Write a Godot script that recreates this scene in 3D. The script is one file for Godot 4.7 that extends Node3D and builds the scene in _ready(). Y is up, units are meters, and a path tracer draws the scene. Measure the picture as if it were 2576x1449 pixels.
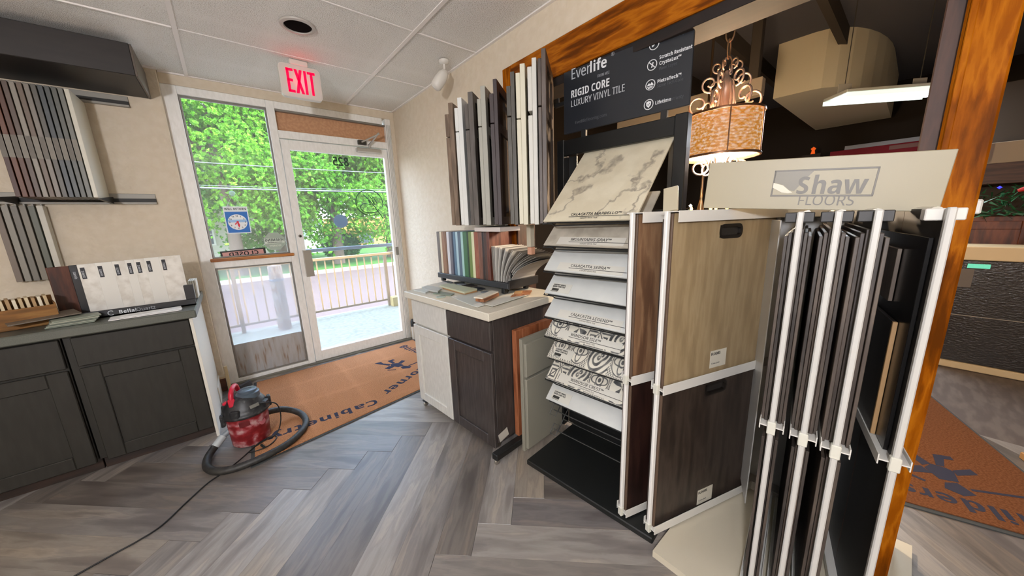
extends Node3D

# ------------------------------------------------------------------ helpers
var taken := {}
var mats := {}
var boxes := {}
var texs := {}
var rng := RandomNumberGenerator.new()

func numbered(called: String) -> String:
	if not taken.has(called):
		taken[called] = 0
		return called
	taken[called] += 1
	return "%s_%03d" % [called, taken[called]]

func tag(o: Node, label: String, category: String, group := "", kind := "") -> void:
	if label: o.set_meta("label", label)
	if category: o.set_meta("category", category)
	if group: o.set_meta("group", group)
	if kind: o.set_meta("kind", kind)

func thing(called: String, label: String, category: String, at := Vector3.ZERO, turn := 0.0, group := "") -> Node3D:
	var o := Node3D.new()
	o.name = numbered(called)
	add_child(o)
	o.position = at
	o.rotation.y = turn
	tag(o, label, category, group)
	return o

func struct(called: String) -> Node3D:
	var o := Node3D.new()
	o.name = called
	add_child(o)
	o.set_meta("kind", "structure")
	return o

func put(parent: Node, called: String, mesh: Mesh, m: Material, at := Vector3.ZERO, rot := Vector3.ZERO) -> MeshInstance3D:
	var o := MeshInstance3D.new()
	o.name = numbered(called) if parent == self else called
	o.mesh = mesh
	o.material_override = m
	parent.add_child(o, true)
	o.position = at
	o.rotation = rot
	return o

func bx(parent: Node, called: String, at: Vector3, size: Vector3, m: Material, bevel := 0.0015, rot := Vector3.ZERO) -> MeshInstance3D:
	return put(parent, called, cbox(size, bevel), m, at, rot)

# lo / hi corners version
func bl(parent: Node, called: String, lo: Vector3, hi: Vector3, m: Material, bevel := 0.0015) -> MeshInstance3D:
	return bx(parent, called, (lo + hi) * 0.5, (hi - lo).abs(), m, bevel)

func face(st: SurfaceTool, p: Array, out: Vector3, uv := []) -> void:
	var n: Vector3 = (p[1] - p[0]).cross(p[2] - p[0]).normalized()
	var order := range(p.size())
	if n.dot(out) > 0.0:
		order.reverse()
	else:
		n = -n
	for k in range(1, p.size() - 1):
		for j in [order[0], order[k], order[k + 1]]:
			st.set_normal(n)
			st.set_uv(uv[j] if uv else Vector2.ZERO)
			st.add_vertex(p[j])

func cbox(size: Vector3, bevel := 0.0015) -> ArrayMesh:
	var key := "%.4f %.4f %.4f %.4f" % [size.x, size.y, size.z, bevel]
	if boxes.has(key): return boxes[key]
	var st := SurfaceTool.new()
	st.begin(Mesh.PRIMITIVE_TRIANGLES)
	addbox(st, Vector3.ZERO, size, bevel)
	boxes[key] = st.commit()
	return boxes[key]

func addbox(st: SurfaceTool, c: Vector3, size: Vector3, bevel := 0.0015, basis := Basis()) -> void:
	var h := size * 0.5
	var b: float = min(bevel, min(h.x, min(h.y, h.z)) * 0.45)
	var U := [Vector2(0, 0), Vector2(1, 0), Vector2(1, 1), Vector2(0, 1)]
	for ax in 3:
		for s in [-1.0, 1.0]:
			var i := (ax + 1) % 3
			var j := (ax + 2) % 3
			if ax == 0: i = 2; j = 1
			elif ax == 1: i = 0; j = 2
			else: i = 0; j = 1
			var pts := []
			for q in [[-1.0, -1.0], [1.0, -1.0], [1.0, 1.0], [-1.0, 1.0]]:
				var v := Vector3.ZERO
				v[ax] = s * h[ax]
				v[i] = q[0] * (h[i] - b)
				v[j] = q[1] * (h[j] - b) * (1.0 if ax == 1 else -1.0)
				pts.append(c + basis * v)
			var out := Vector3.ZERO
			out[ax] = s
			face(st, pts, basis * out, U)
	if b <= 0.0001: return
	for ax in 3:
		var i := (ax + 1) % 3
		var j := (ax + 2) % 3
		for si in [-1.0, 1.0]:
			for sj in [-1.0, 1.0]:
				var pts := []
				for q in [[-1.0, 0], [1.0, 0], [1.0, 1], [-1.0, 1]]:
					var v := Vector3.ZERO
					v[ax] = q[0] * (h[ax] - b)
					v[i] = si * (h[i] if q[1] == 0 else h[i] - b)
					v[j] = sj * (h[j] - b if q[1] == 0 else h[j])
					pts.append(c + basis * v)
				var out := Vector3.ZERO
				out[i] = si
				out[j] = sj
				face(st, pts, basis * out, U)
	for sx in [-1.0, 1.0]:
		for sy in [-1.0, 1.0]:
			for sz in [-1.0, 1.0]:
				var s := Vector3(sx, sy, sz)
				var pts := []
				for ax in 3:
					var v := s * (h - Vector3(b, b, b))
					v[ax] = s[ax] * h[ax]
					pts.append(c + basis * v)
				face(st, pts, basis * s, U)

func begin() -> SurfaceTool:
	var st := SurfaceTool.new()
	st.begin(Mesh.PRIMITIVE_TRIANGLES)
	return st

func quad_smooth(st: SurfaceTool, a: Array, b: Array, c: Array, d: Array) -> void:
	# each: [position, normal]; order corrected from the normals
	var n: Vector3 = (b[0] - a[0]).cross(c[0] - a[0])
	if n.length_squared() < 1e-16: n = (c[0] - a[0]).cross(d[0] - a[0])
	var l := [a, b, c, a, c, d]
	if n.dot(a[1] + b[1] + c[1] + d[1]) > 0.0: l.reverse()
	for v in l:
		st.set_normal(v[1])
		st.set_uv(Vector2.ZERO)
		st.add_vertex(v[0])

func addlathe(st: SurfaceTool, prof: Array, seg := 24, c := Vector3.ZERO, basis := Basis(), sharp := 0.6) -> void:
	for k in prof.size() - 1:
		var p: Vector2 = prof[k]
		var q: Vector2 = prof[k + 1]
		var d := q - p
		if d.length() < 1e-6: continue
		var n0 := Vector2(d.y, -d.x).normalized()
		var np := n0
		var nq := n0
		if k > 0:
			var e: Vector2 = prof[k] - prof[k - 1]
			var m := Vector2(e.y, -e.x).normalized()
			if m.dot(n0) > sharp: np = (m + n0).normalized()
		if k < prof.size() - 2:
			var e2: Vector2 = prof[k + 2] - prof[k + 1]
			var m2 := Vector2(e2.y, -e2.x).normalized()
			if m2.dot(n0) > sharp: nq = (m2 + n0).normalized()
		for i in seg:
			var a0 := TAU * i / seg
			var a1 := TAU * (i + 1) / seg
			var e0 := Vector3(cos(a0), 0, sin(a0))
			var e1 := Vector3(cos(a1), 0, sin(a1))
			var Y := Vector3.UP
			quad_smooth(st,
				[c + basis * (e0 * p.x + Y * p.y), basis * (e0 * np.x + Y * np.y)],
				[c + basis * (e1 * p.x + Y * p.y), basis * (e1 * np.x + Y * np.y)],
				[c + basis * (e1 * q.x + Y * q.y), basis * (e1 * nq.x + Y * nq.y)],
				[c + basis * (e0 * q.x + Y * q.y), basis * (e0 * nq.x + Y * nq.y)])

func lathe(prof: Array, seg := 24) -> ArrayMesh:
	# profile runs bottom to top along the outside
	var st := begin()
	addlathe(st, prof, seg)
	return st.commit()

func smooth_path(pts: Array, per := 6, closed := false) -> Array:
	var out := []
	var n := pts.size()
	for i in (n if closed else n - 1):
		var p0: Vector3 = pts[(i - 1 + n) % n] if closed or i > 0 else pts[i]
		var p1: Vector3 = pts[i]
		var p2: Vector3 = pts[(i + 1) % n]
		var p3: Vector3 = pts[(i + 2) % n] if closed or i < n - 2 else pts[i + 1]
		for k in per:
			out.append(p1.cubic_interpolate(p2, p0, p3, float(k) / per))
	if not closed: out.append(pts[n - 1])
	return out

func addtube(st: SurfaceTool, pts: Array, r, seg := 10, ridge := 0.0) -> void:
	var n := pts.size()
	var up := Vector3.UP
	var rings := []
	for i in n:
		var t: Vector3 = (pts[min(i + 1, n - 1)] - pts[max(i - 1, 0)]).normalized()
		if i == 0:
			up = Vector3.UP if absf(t.y) < 0.9 else Vector3.RIGHT
		up = (up - t * up.dot(t)).normalized()
		var side := t.cross(up)
		var rad: float = r if (r is float or r is int) else r[i]
		if ridge > 0.0: rad *= 1.0 + (ridge if i % 2 == 0 else -ridge)
		var ring := []
		for k in seg:
			var a := TAU * k / seg
			var nn := up * cos(a) + side * sin(a)
			ring.append([pts[i] + nn * rad, nn])
		rings.append(ring)
	for i in n - 1:
		for k in seg:
			var k2 := (k + 1) % seg
			quad_smooth(st, rings[i][k], rings[i][k2], rings[i + 1][k2], rings[i + 1][k])
	for e in [0, n - 1]:
		var t: Vector3 = (pts[1] - pts[0]) if e == 0 else (pts[n - 1] - pts[n - 2])
		var pl := []
		for k in seg: pl.append(rings[e][k][0])
		face(st, pl, -t if e == 0 else t)

func tube(pts: Array, r, seg := 10, ridge := 0.0) -> ArrayMesh:
	var st := begin()
	addtube(st, pts, r, seg, ridge)
	return st.commit()

func addprism(st: SurfaceTool, poly: PackedVector2Array, z0: float, z1: float, xf := Transform3D()) -> void:
	var tri := Geometry2D.triangulate_polygon(poly)
	for zz in [z0, z1]:
		var out := xf.basis * Vector3(0, 0, -1.0 if zz == min(z0, z1) else 1.0)
		for k in range(0, tri.size(), 3):
			var p := []
			for j in 3:
				var v := poly[tri[k + j]]
				p.append(xf * Vector3(v.x, v.y, zz))
			face(st, p, out)
	var ccw := not Geometry2D.is_polygon_clockwise(poly)
	for k in poly.size():
		var a := poly[k]
		var b := poly[(k + 1) % poly.size()]
		var d := b - a
		var o := Vector3(d.y, -d.x, 0)
		# is_polygon_clockwise works in y-down sense; test outward with a probe
		var mid := (a + b) * 0.5 + Vector2(o.x, o.y).normalized() * 1e-5
		if Geometry2D.is_point_in_polygon(mid, poly): o = -o
		face(st, [xf * Vector3(a.x, a.y, z0), xf * Vector3(b.x, b.y, z0), xf * Vector3(b.x, b.y, z1), xf * Vector3(a.x, a.y, z1)], xf.basis * o)

func prism(poly: PackedVector2Array, z0: float, z1: float) -> ArrayMesh:
	var st := begin()
	addprism(st, poly, z0, z1)
	return st.commit()

func font(bold := false, serif := false) -> SystemFont:
	var f := SystemFont.new()
	f.font_names = PackedStringArray(["Droid Serif" if serif else "Droid Sans"])
	f.font_weight = 700 if bold else 400
	return f

# raised lettering; h is the cap height in metres; faces local +z
func lettering(parent: Node, s: String, h: float, m: Material, xf: Transform3D, bold := false, serif := false, squash := 1.0, align := 1) -> MeshInstance3D:
	var t := TextMesh.new()
	t.text = s
	t.font = font(bold, serif)
	t.font_size = 32
	t.pixel_size = h / (32.0 * 0.72)
	t.depth = 0.0012
	t.vertical_alignment = VERTICAL_ALIGNMENT_BOTTOM
	t.curve_step = 1.0
	t.horizontal_alignment = [HORIZONTAL_ALIGNMENT_LEFT, HORIZONTAL_ALIGNMENT_CENTER, HORIZONTAL_ALIGNMENT_RIGHT][align]
	var o := MeshInstance3D.new()
	o.name = "lettering"
	o.mesh = t
	o.material_override = m
	parent.add_child(o, true)
	o.transform = xf * Transform3D(Basis.from_scale(Vector3(squash, 1, 1)), Vector3(0, -t.font.get_descent(32) * t.pixel_size, 0))
	return o

func at3(x: float, y: float, z: float, rx := 0.0, ry := 0.0, rz := 0.0) -> Transform3D:
	return Transform3D(Basis.from_euler(Vector3(rx, ry, rz)), Vector3(x, y, z))

# ------------------------------------------------------------------ materials
func mt(hex: String, rough := 0.6, metal := 0.0, spec := 0.5) -> StandardMaterial3D:
	var key := "%s %.2f %.2f %.2f" % [hex, rough, metal, spec]
	if mats.has(key): return mats[key]
	var m := StandardMaterial3D.new()
	m.albedo_color = Color(hex)
	m.roughness = rough
	m.metallic = metal
	m.metallic_specular = spec
	m.cull_mode = BaseMaterial3D.CULL_DISABLED
	mats[key] = m
	return m

func noise_tex(seed_: int, freq: float, octaves: int, stops: Array, size := 512, type := FastNoiseLite.TYPE_SIMPLEX_SMOOTH, warp := 0.0, as_normal := false, bump := 4.0) -> NoiseTexture2D:
	var n := FastNoiseLite.new()
	n.seed = seed_
	n.noise_type = type
	n.frequency = freq
	n.fractal_type = FastNoiseLite.FRACTAL_FBM
	n.fractal_octaves = octaves
	if warp > 0.0:
		n.domain_warp_enabled = true
		n.domain_warp_amplitude = warp
		n.domain_warp_frequency = freq
	var t := NoiseTexture2D.new()
	t.width = size
	t.height = size
	t.seamless = true
	t.seamless_blend_skirt = 0.3
	t.noise = n
	if as_normal:
		t.as_normal_map = true
		t.bump_strength = bump
	if stops:
		var g := Gradient.new()
		g.offsets = PackedFloat32Array(stops.map(func(s): return s[0]))
		g.colors = PackedColorArray(stops.map(func(s): return Color(s[1])))
		t.color_ramp = g
	return t

# textured, mapped in the object's own axes (or the world's); scale = repeats per metre along x, y, z
func grained(key: String, tex: Texture2D, scale: Vector3, rough := 0.6, tint := "ffffff", metal := 0.0, world := false, spec := 0.5) -> StandardMaterial3D:
	if mats.has(key): return mats[key]
	var m := StandardMaterial3D.new()
	m.albedo_color = Color(tint)
	m.albedo_texture = tex
	m.roughness = rough
	m.metallic = metal
	m.metallic_specular = spec
	m.uv1_triplanar = true
	m.uv1_world_triplanar = world
	m.uv1_triplanar_sharpness = 8.0
	m.uv1_scale = scale
	m.cull_mode = BaseMaterial3D.CULL_DISABLED
	mats[key] = m
	return m

func wood(key: String, dark: String, mid: String, light: String, along := 1, rough := 0.5, seed_ := 3) -> StandardMaterial3D:
	var k := "%s%d" % [key, along]
	if mats.has(k): return mats[k]
	if not texs.has(key):
		texs[key] = noise_tex(seed_, 0.012, 5, [[0.2, dark], [0.45, mid], [0.6, light], [0.8, mid]], 256, FastNoiseLite.TYPE_SIMPLEX_SMOOTH, 25.0)
	var s := Vector3(5, 5, 5)
	s[along] = 0.7
	return grained(k, texs[key], s, rough)

func glow(hex: String, energy: float) -> StandardMaterial3D:
	var m := StandardMaterial3D.new()
	m.albedo_color = Color(hex)
	m.emission_enabled = true
	m.emission = Color(hex)
	m.emission_energy_multiplier = energy
	return m

func glass(alpha := 0.06, hex := "f4fbf8") -> StandardMaterial3D:
	var m := StandardMaterial3D.new()
	m.transparency = BaseMaterial3D.TRANSPARENCY_ALPHA
	m.albedo_color = Color(hex, alpha)
	m.roughness = 0.02
	m.cull_mode = BaseMaterial3D.CULL_DISABLED
	return m

func image_mat(img: Image, rough := 0.5) -> StandardMaterial3D:
	var m := StandardMaterial3D.new()
	m.albedo_texture = ImageTexture.create_from_image(img)
	m.roughness = rough
	m.cull_mode = BaseMaterial3D.CULL_DISABLED
	return m

const ZD := -3.77      # front plane of the storefront frame
const ZW := -3.72      # face of the wall beside it
const XR := 1.565      # face of the right-hand wall
const YC := 2.535      # ceiling

# ------------------------------------------------------------------ view, sky, lights
func view_and_light() -> void:
	var cam := Camera3D.new()
	cam.name = "camera"
	cam.position = Vector3(0, 1.38, 0)
	cam.rotation_degrees = Vector3(-11.71, -39.87, -1.987)
	cam.fov = rad_to_deg(2.0 * atan(724.5 / 840.0))
	cam.near = 0.05
	cam.far = 300.0
	add_child(cam)
	cam.current = true

	var we := WorldEnvironment.new()
	we.name = "surroundings"
	var e := Environment.new()
	e.background_mode = Environment.BG_SKY
	var sky := Sky.new()
	var sm := ProceduralSkyMaterial.new()
	sm.sky_top_color = Color("b4cdf0")
	sm.sky_horizon_color = Color("f1f5fb")
	sm.ground_horizon_color = Color("d8dcd6")
	sm.ground_bottom_color = Color("8d9088")
	sm.sky_curve = 0.12
	sm.sky_energy_multiplier = 2.7
	sm.ground_energy_multiplier = 1.0
	sky.sky_material = sm
	e.sky = sky
	e.tonemap_mode = Environment.TONE_MAPPER_LINEAR
	e.tonemap_exposure = 1.27
	e.sdfgi_enabled = true
	e.ssao_enabled = true
	e.ssil_enabled = true
	we.environment = e
	add_child(we)

	var sun := DirectionalLight3D.new()
	sun.name = "sun"
	sun.light_color = Color("fff3dc")
	sun.light_energy = 2.6
	sun.light_angular_distance = 1.0
	sun.shadow_enabled = true
	add_child(sun)
	sun.look_at_from_position(Vector3.ZERO, Vector3(-0.42, -0.86, -0.42))

	# two glass globe lamps hang behind the camera
	for spec in [[Vector3(-1.10, YC, 0.40), 0, 4.0], [Vector3(-1.75, YC, 1.36), 1, 0.35]]:
		var t := thing("ceiling_light", ["white glass globe lamp hanging from the ceiling behind the camera", "white glass globe lamp hanging from the ceiling near the left wall"][spec[1]], "ceiling light", spec[0])
		put(t, "base", lathe([Vector2(0.0, -0.02), Vector2(0.15, -0.02), Vector2(0.16, -0.012), Vector2(0.16, 0.0), Vector2(0.0, 0.0)], 32), mt("e3e0d8", 0.4))
		put(t, "stem", tube([Vector3(0, -0.015, 0), Vector3(0, -0.60, 0)], 0.012, 10), mt("c9c5bb", 0.3, 0.5))
		put(t, "globe", lathe([Vector2(0.0, -0.88), Vector2(0.06, -0.868), Vector2(0.11, -0.828), Vector2(0.137, -0.775), Vector2(0.14, -0.74), Vector2(0.137, -0.705), Vector2(0.11, -0.652), Vector2(0.06, -0.612), Vector2(0.0, -0.60)], 32), glow("fffaf4", 1.5))
		var a := OmniLight3D.new()
		a.name = "globe_light"
		a.light_color = Color("f6f7ff")
		a.light_energy = spec[2]
		a.omni_range = 14.0
		a.omni_attenuation = 2.0
		a.light_size = 0.09
		a.shadow_enabled = true
		t.add_child(a)
		a.position = Vector3(0, -0.74, 0)

# ------------------------------------------------------------------ the room
func plank_material(k: int) -> StandardMaterial3D:
	var key := "plank%d" % k
	if mats.has(key): return mats[key]
	var v := k % 3
	if not texs.has("plank%d" % v):
		var n := FastNoiseLite.new()
		n.seed = 11 + v * 7
		n.frequency = 0.011
		n.fractal_octaves = 5
		n.domain_warp_enabled = true
		n.domain_warp_amplitude = 38.0
		n.domain_warp_frequency = 0.008
		var t := NoiseTexture2D.new()
		t.width = 1024
		t.height = 512
		t.noise = n
		t.seamless = true
		var g := Gradient.new()
		g.offsets = PackedFloat32Array([0.0, 0.3, 0.43, 0.5, 0.6, 0.72, 1.0])
		g.colors = PackedColorArray([Color("6a635f"), Color("7d7671"), Color("8c8680"), Color("958e87"), Color("88817c"), Color("a1978c"), Color("756d68")])
		t.color_ramp = g
		texs["plank%d" % v] = t
	var m := StandardMaterial3D.new()
	m.albedo_texture = texs["plank%d" % v]
	m.albedo_color = Color([ "ffffff", "e2e0de", "ccccd0", "f4eee4", "c2beba", "eef2f8"][k % 6])
	m.roughness = 0.34
	m.metallic_specular = 0.5
	m.cull_mode = BaseMaterial3D.CULL_DISABLED
	mats[key] = m
	return m

func add_plank(parent: Node, poly: PackedVector2Array, dir: Vector2, k: int, top := 0.0) -> void:
	# poly in x, z
	var st := begin()
	var side := Vector2(-dir.y, dir.x)
	var o := Vector2(rng.randf(), rng.randf())
	var c := Vector2.ZERO
	for p in poly: c += p / poly.size()
	var ins := []
	for p in poly: ins.append(p + (c - p).normalized() * 0.0024)
	var tri := Geometry2D.triangulate_polygon(PackedVector2Array(ins))
	for q in range(0, tri.size(), 3):
		var l := []
		var uv := []
		for j in 3:
			var p: Vector2 = ins[tri[q + j]]
			l.append(Vector3(p.x, top, p.y))
			uv.append(Vector2(p.dot(dir) * 0.11, p.dot(side) * 1.5) + o)
		face(st, l, Vector3.UP, uv)
	for q in poly.size():
		var a: Vector2 = ins[q]
		var b: Vector2 = ins[(q + 1) % poly.size()]
		var a2 := poly[q]
		var b2 := poly[(q + 1) % poly.size()]
		var out := Vector3((a + b).x * 0.5 - c.x, 0.3, (a + b).y * 0.5 - c.y)
		face(st, [Vector3(a.x, top, a.y), Vector3(b.x, top, b.y), Vector3(b2.x, top - 0.0030, b2.y), Vector3(a2.x, top - 0.0030, a2.y)], out)
	put(parent, "plank", st.commit(), plank_material(k))

func build_floor() -> void:
	var fl := struct("floor")
	var under := grained("underlay", noise_tex(5, 0.02, 3, [[0.3, "5d5049"], [0.7, "6e6259"]], 256), Vector3(0.8, 0.8, 3), 0.5)
	bl(fl, "underlay", Vector3(-3.2, -0.12, -3.80), Vector3(9.1, -0.0035, 2.7), under, 0.0)
	var W := 0.155
	var N := 8
	var e1 := Vector2(-1, 1) / sqrt(2.0)
	var e2 := Vector2(1, 1) / sqrt(2.0)
	var org := Vector2(0.90, -2.0)
	var room := PackedVector2Array([Vector2(-2.3, -3.79), Vector2(3.3, -3.79), Vector2(3.3, 0.75), Vector2(-2.3, 0.75)])
	var keep := []
	for row in range(-2, 3):
		for k in range(-22, 24):
			for d in 2:
				var a0: float = -k + row * N
				var b0: float = k + row * N
				var la: float = N if d == 0 else 1.0
				var lb: float = 1.0 if d == 0 else N
				if d == 1: b0 -= N
				var poly := PackedVector2Array()
				for q in [[0.0, 0.0], [la, 0.0], [la, lb], [0.0, lb]]:
					poly.append(org + (e1 * (a0 + q[0]) + e2 * (b0 + q[1])) * W)
				for piece in Geometry2D.intersect_polygons(poly, room):
					var big := 0.0
					var r := Rect2(piece[0], Vector2.ZERO)
					for p in piece: r = r.expand(p)
					if r.size.x > 0.05 and r.size.y > 0.05 and Geometry2D.triangulate_polygon(piece).size() > 0:
						keep.append([piece, e1 if d == 0 else e2])
	for it in keep:
		add_plank(fl, it[0], it[1], rng.randi_range(0, 5))

func build_shell() -> void:
	var tan_tex := noise_tex(21, 0.05, 4, [[0.2, "d5c7b0"], [0.8, "dacdb8"]], 256)
	var tan := grained("tan paint", tan_tex, Vector3(1, 1, 1), 0.75, "ffffff", 0.0, true, 0.35)
	tan.normal_enabled = true
	tan.normal_texture = noise_tex(22, 0.09, 3, [], 256, FastNoiseLite.TYPE_SIMPLEX_SMOOTH, 0.0, true, 3.0)
	tan.normal_scale = 0.25
	var dark := mt("4f463d", 0.8)
	# wall with the storefront
	var wb := struct("wall_back")
	bl(wb, "panel", Vector3(-3.25, -0.1, -3.95), Vector3(-0.205, 2.75, ZW), tan, 0.004)
	bl(wb, "lintel", Vector3(-0.205, 2.462, -3.95), Vector3(1.70, 2.75, -3.765), tan, 0.002)
	bl(wb, "jamb", Vector3(1.527, -0.1, -3.95), Vector3(1.72, 2.462, -3.765), tan, 0.002)
	# wall with the wide opening
	var wr := struct("wall_right")
	bl(wr, "panel", Vector3(XR, -0.1, -3.78), Vector3(1.70, 2.75, -1.80), tan, 0.002)
	bl(wr, "header", Vector3(XR, 2.14, -1.80), Vector3(1.70, 2.75, 2.6), tan, 0.0)
	bl(wr, "panel", Vector3(XR, -0.1, 1.35), Vector3(1.70, 2.14, 2.6), tan, 0.002)
	var wl := struct("wall_left")
	bl(wl, "panel", Vector3(-3.25, -0.1, -3.75), Vector3(-3.1, 2.75, 2.75), tan, 0.0)
	var wf := struct("wall_front")
	bl(wf, "panel", Vector3(-3.25, -0.1, 2.6), Vector3(9.2, 3.7, 2.75), tan, 0.0)
	# ceiling: a grid of white bars with speckled tiles lying in it
	var ce := struct("ceiling")
	var tile_tex := noise_tex(31, 0.16, 3, [[0.0, "b5aea3"], [0.30, "dcd7cd"], [0.42, "efece6"], [1.0, "f3f1ec"]], 512)
	var tile := grained("ceiling tile", tile_tex, Vector3(1.6, 1.6, 1.6), 0.9, "ffffff", 0.0, true, 0.2)
	tile.normal_enabled = true
	tile.normal_texture = noise_tex(33, 0.2, 3, [], 512, FastNoiseLite.TYPE_SIMPLEX_SMOOTH, 0.0, true, 6.0)
	tile.normal_scale = 0.6
	var bar := mt("ece6e0", 0.5)
	bl(ce, "roof_deck", Vector3(-3.3, 2.66, -4.0), Vector3(1.7, 2.9, 2.8), dark, 0.0)
	var xs := [-3.1, -2.31, -1.175, -0.042, 1.090, XR]
	var zs := [-3.765, -2.945, -2.165, -1.385, -0.605, 0.175, 0.955, 1.735, 2.6]
	for i in xs.size() - 1:
		for j in zs.size() - 1:
			var sag := 0.002 * ((i * 7 + j * 3) % 3)
			bl(ce, "ceiling_tile", Vector3(xs[i] + 0.006, YC + 0.003 + sag, zs[j] + 0.006), Vector3(xs[i + 1] - 0.006, YC + 0.016 + sag, zs[j + 1] - 0.006), tile, 0.003)
	for i in range(1, xs.size() - 1):
		bl(ce, "grid_bar", Vector3(xs[i] - 0.012, YC - 0.002, -3.765), Vector3(xs[i] + 0.012, YC + 0.02, 2.6), bar, 0.001)
	for j in range(1, zs.size() - 1):
		for i in xs.size() - 1:
			bl(ce, "cross_bar", Vector3(xs[i] + 0.013, YC, zs[j] - 0.005), Vector3(xs[i + 1] - 0.013, YC + 0.02, zs[j] + 0.005), bar, 0.001)
	bl(ce, "wall_angle", Vector3(XR - 0.02, YC - 0.003, -3.765), Vector3(XR, YC + 0.02, 2.6), bar, 0.0)
	bl(ce, "wall_angle", Vector3(-3.1, YC - 0.003, ZW), Vector3(-0.2, YC + 0.02, ZW + 0.02), bar, 0.0)
	bl(ce, "wall_angle", Vector3(-0.2, YC - 0.003, -3.766), Vector3(XR, YC + 0.02, -3.75), bar, 0.0)
	# baseboards
	var bb := struct("baseboard_back")
	bl(bb, "board", Vector3(-0.27, 0.0, ZW), Vector3(-0.20, 0.115, ZW + 0.05), wood("brown base", "3f2316", "57301d", "6b3f28", 0), 0.003)
	bl(bb, "cap", Vector3(-0.275, 0.115, ZW), Vector3(-0.195, 0.135, ZW + 0.055), mt("c9b494", 0.6), 0.003)
	var br := struct("baseboard_right")
	bl(br, "board", Vector3(XR - 0.014, 0.0, -3.765), Vector3(XR, 0.10, -1.80), mt("d8cdb8", 0.5), 0.003)
	# casing of the wide opening and its right-hand post
	var oak_v := wood("oak", "5a2c04", "8a4806", "a86210", 1, 0.42, 8)
	var oak_h := wood("oak", "5a2c04", "8a4806", "a86210", 2, 0.42, 8)
	oak_v.metallic_specular = 0.12
	oak_h.metallic_specular = 0.25
	var brown := wood("dark jamb", "2c1a12", "3c2519", "482d20", 1, 0.6, 4)
	var t1 := struct("trim_1")
	bl(t1, "side_casing", Vector3(XR - 0.02, 0.0, -1.875), Vector3(XR, 2.335, -1.79), oak_v, 0.004)
	bl(t1, "head_casing", Vector3(XR - 0.022, 2.15, -1.79), Vector3(XR, 2.335, 2.0), oak_h, 0.004)
	bl(t1, "head_jamb", Vector3(XR - 0.012, 2.105, -1.79), Vector3(1.72, 2.15, 1.35), wood("head jamb", "120b08", "1a100b", "20140e", 2, 0.8, 4), 0.002)
	bl(t1, "side_jamb", Vector3(XR - 0.01, 0.0, -1.80), Vector3(1.72, 2.15, -1.775), brown, 0.002)
	var t2 := struct("trim_2")
	bl(t2, "post_core", Vector3(XR + 0.002, 0.0, -0.022), Vector3(1.70, 2.15, 0.10), brown, 0.003)
	bl(t2, "post_casing", Vector3(XR - 0.022, 0.0, 0.014), Vector3(XR + 0.002, 2.15, 0.103), oak_v, 0.005)
	bl(t2, "post_bead", Vector3(XR - 0.03, 0.0, 0.020), Vector3(XR - 0.022, 2.15, 0.034), oak_v, 0.003)

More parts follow.
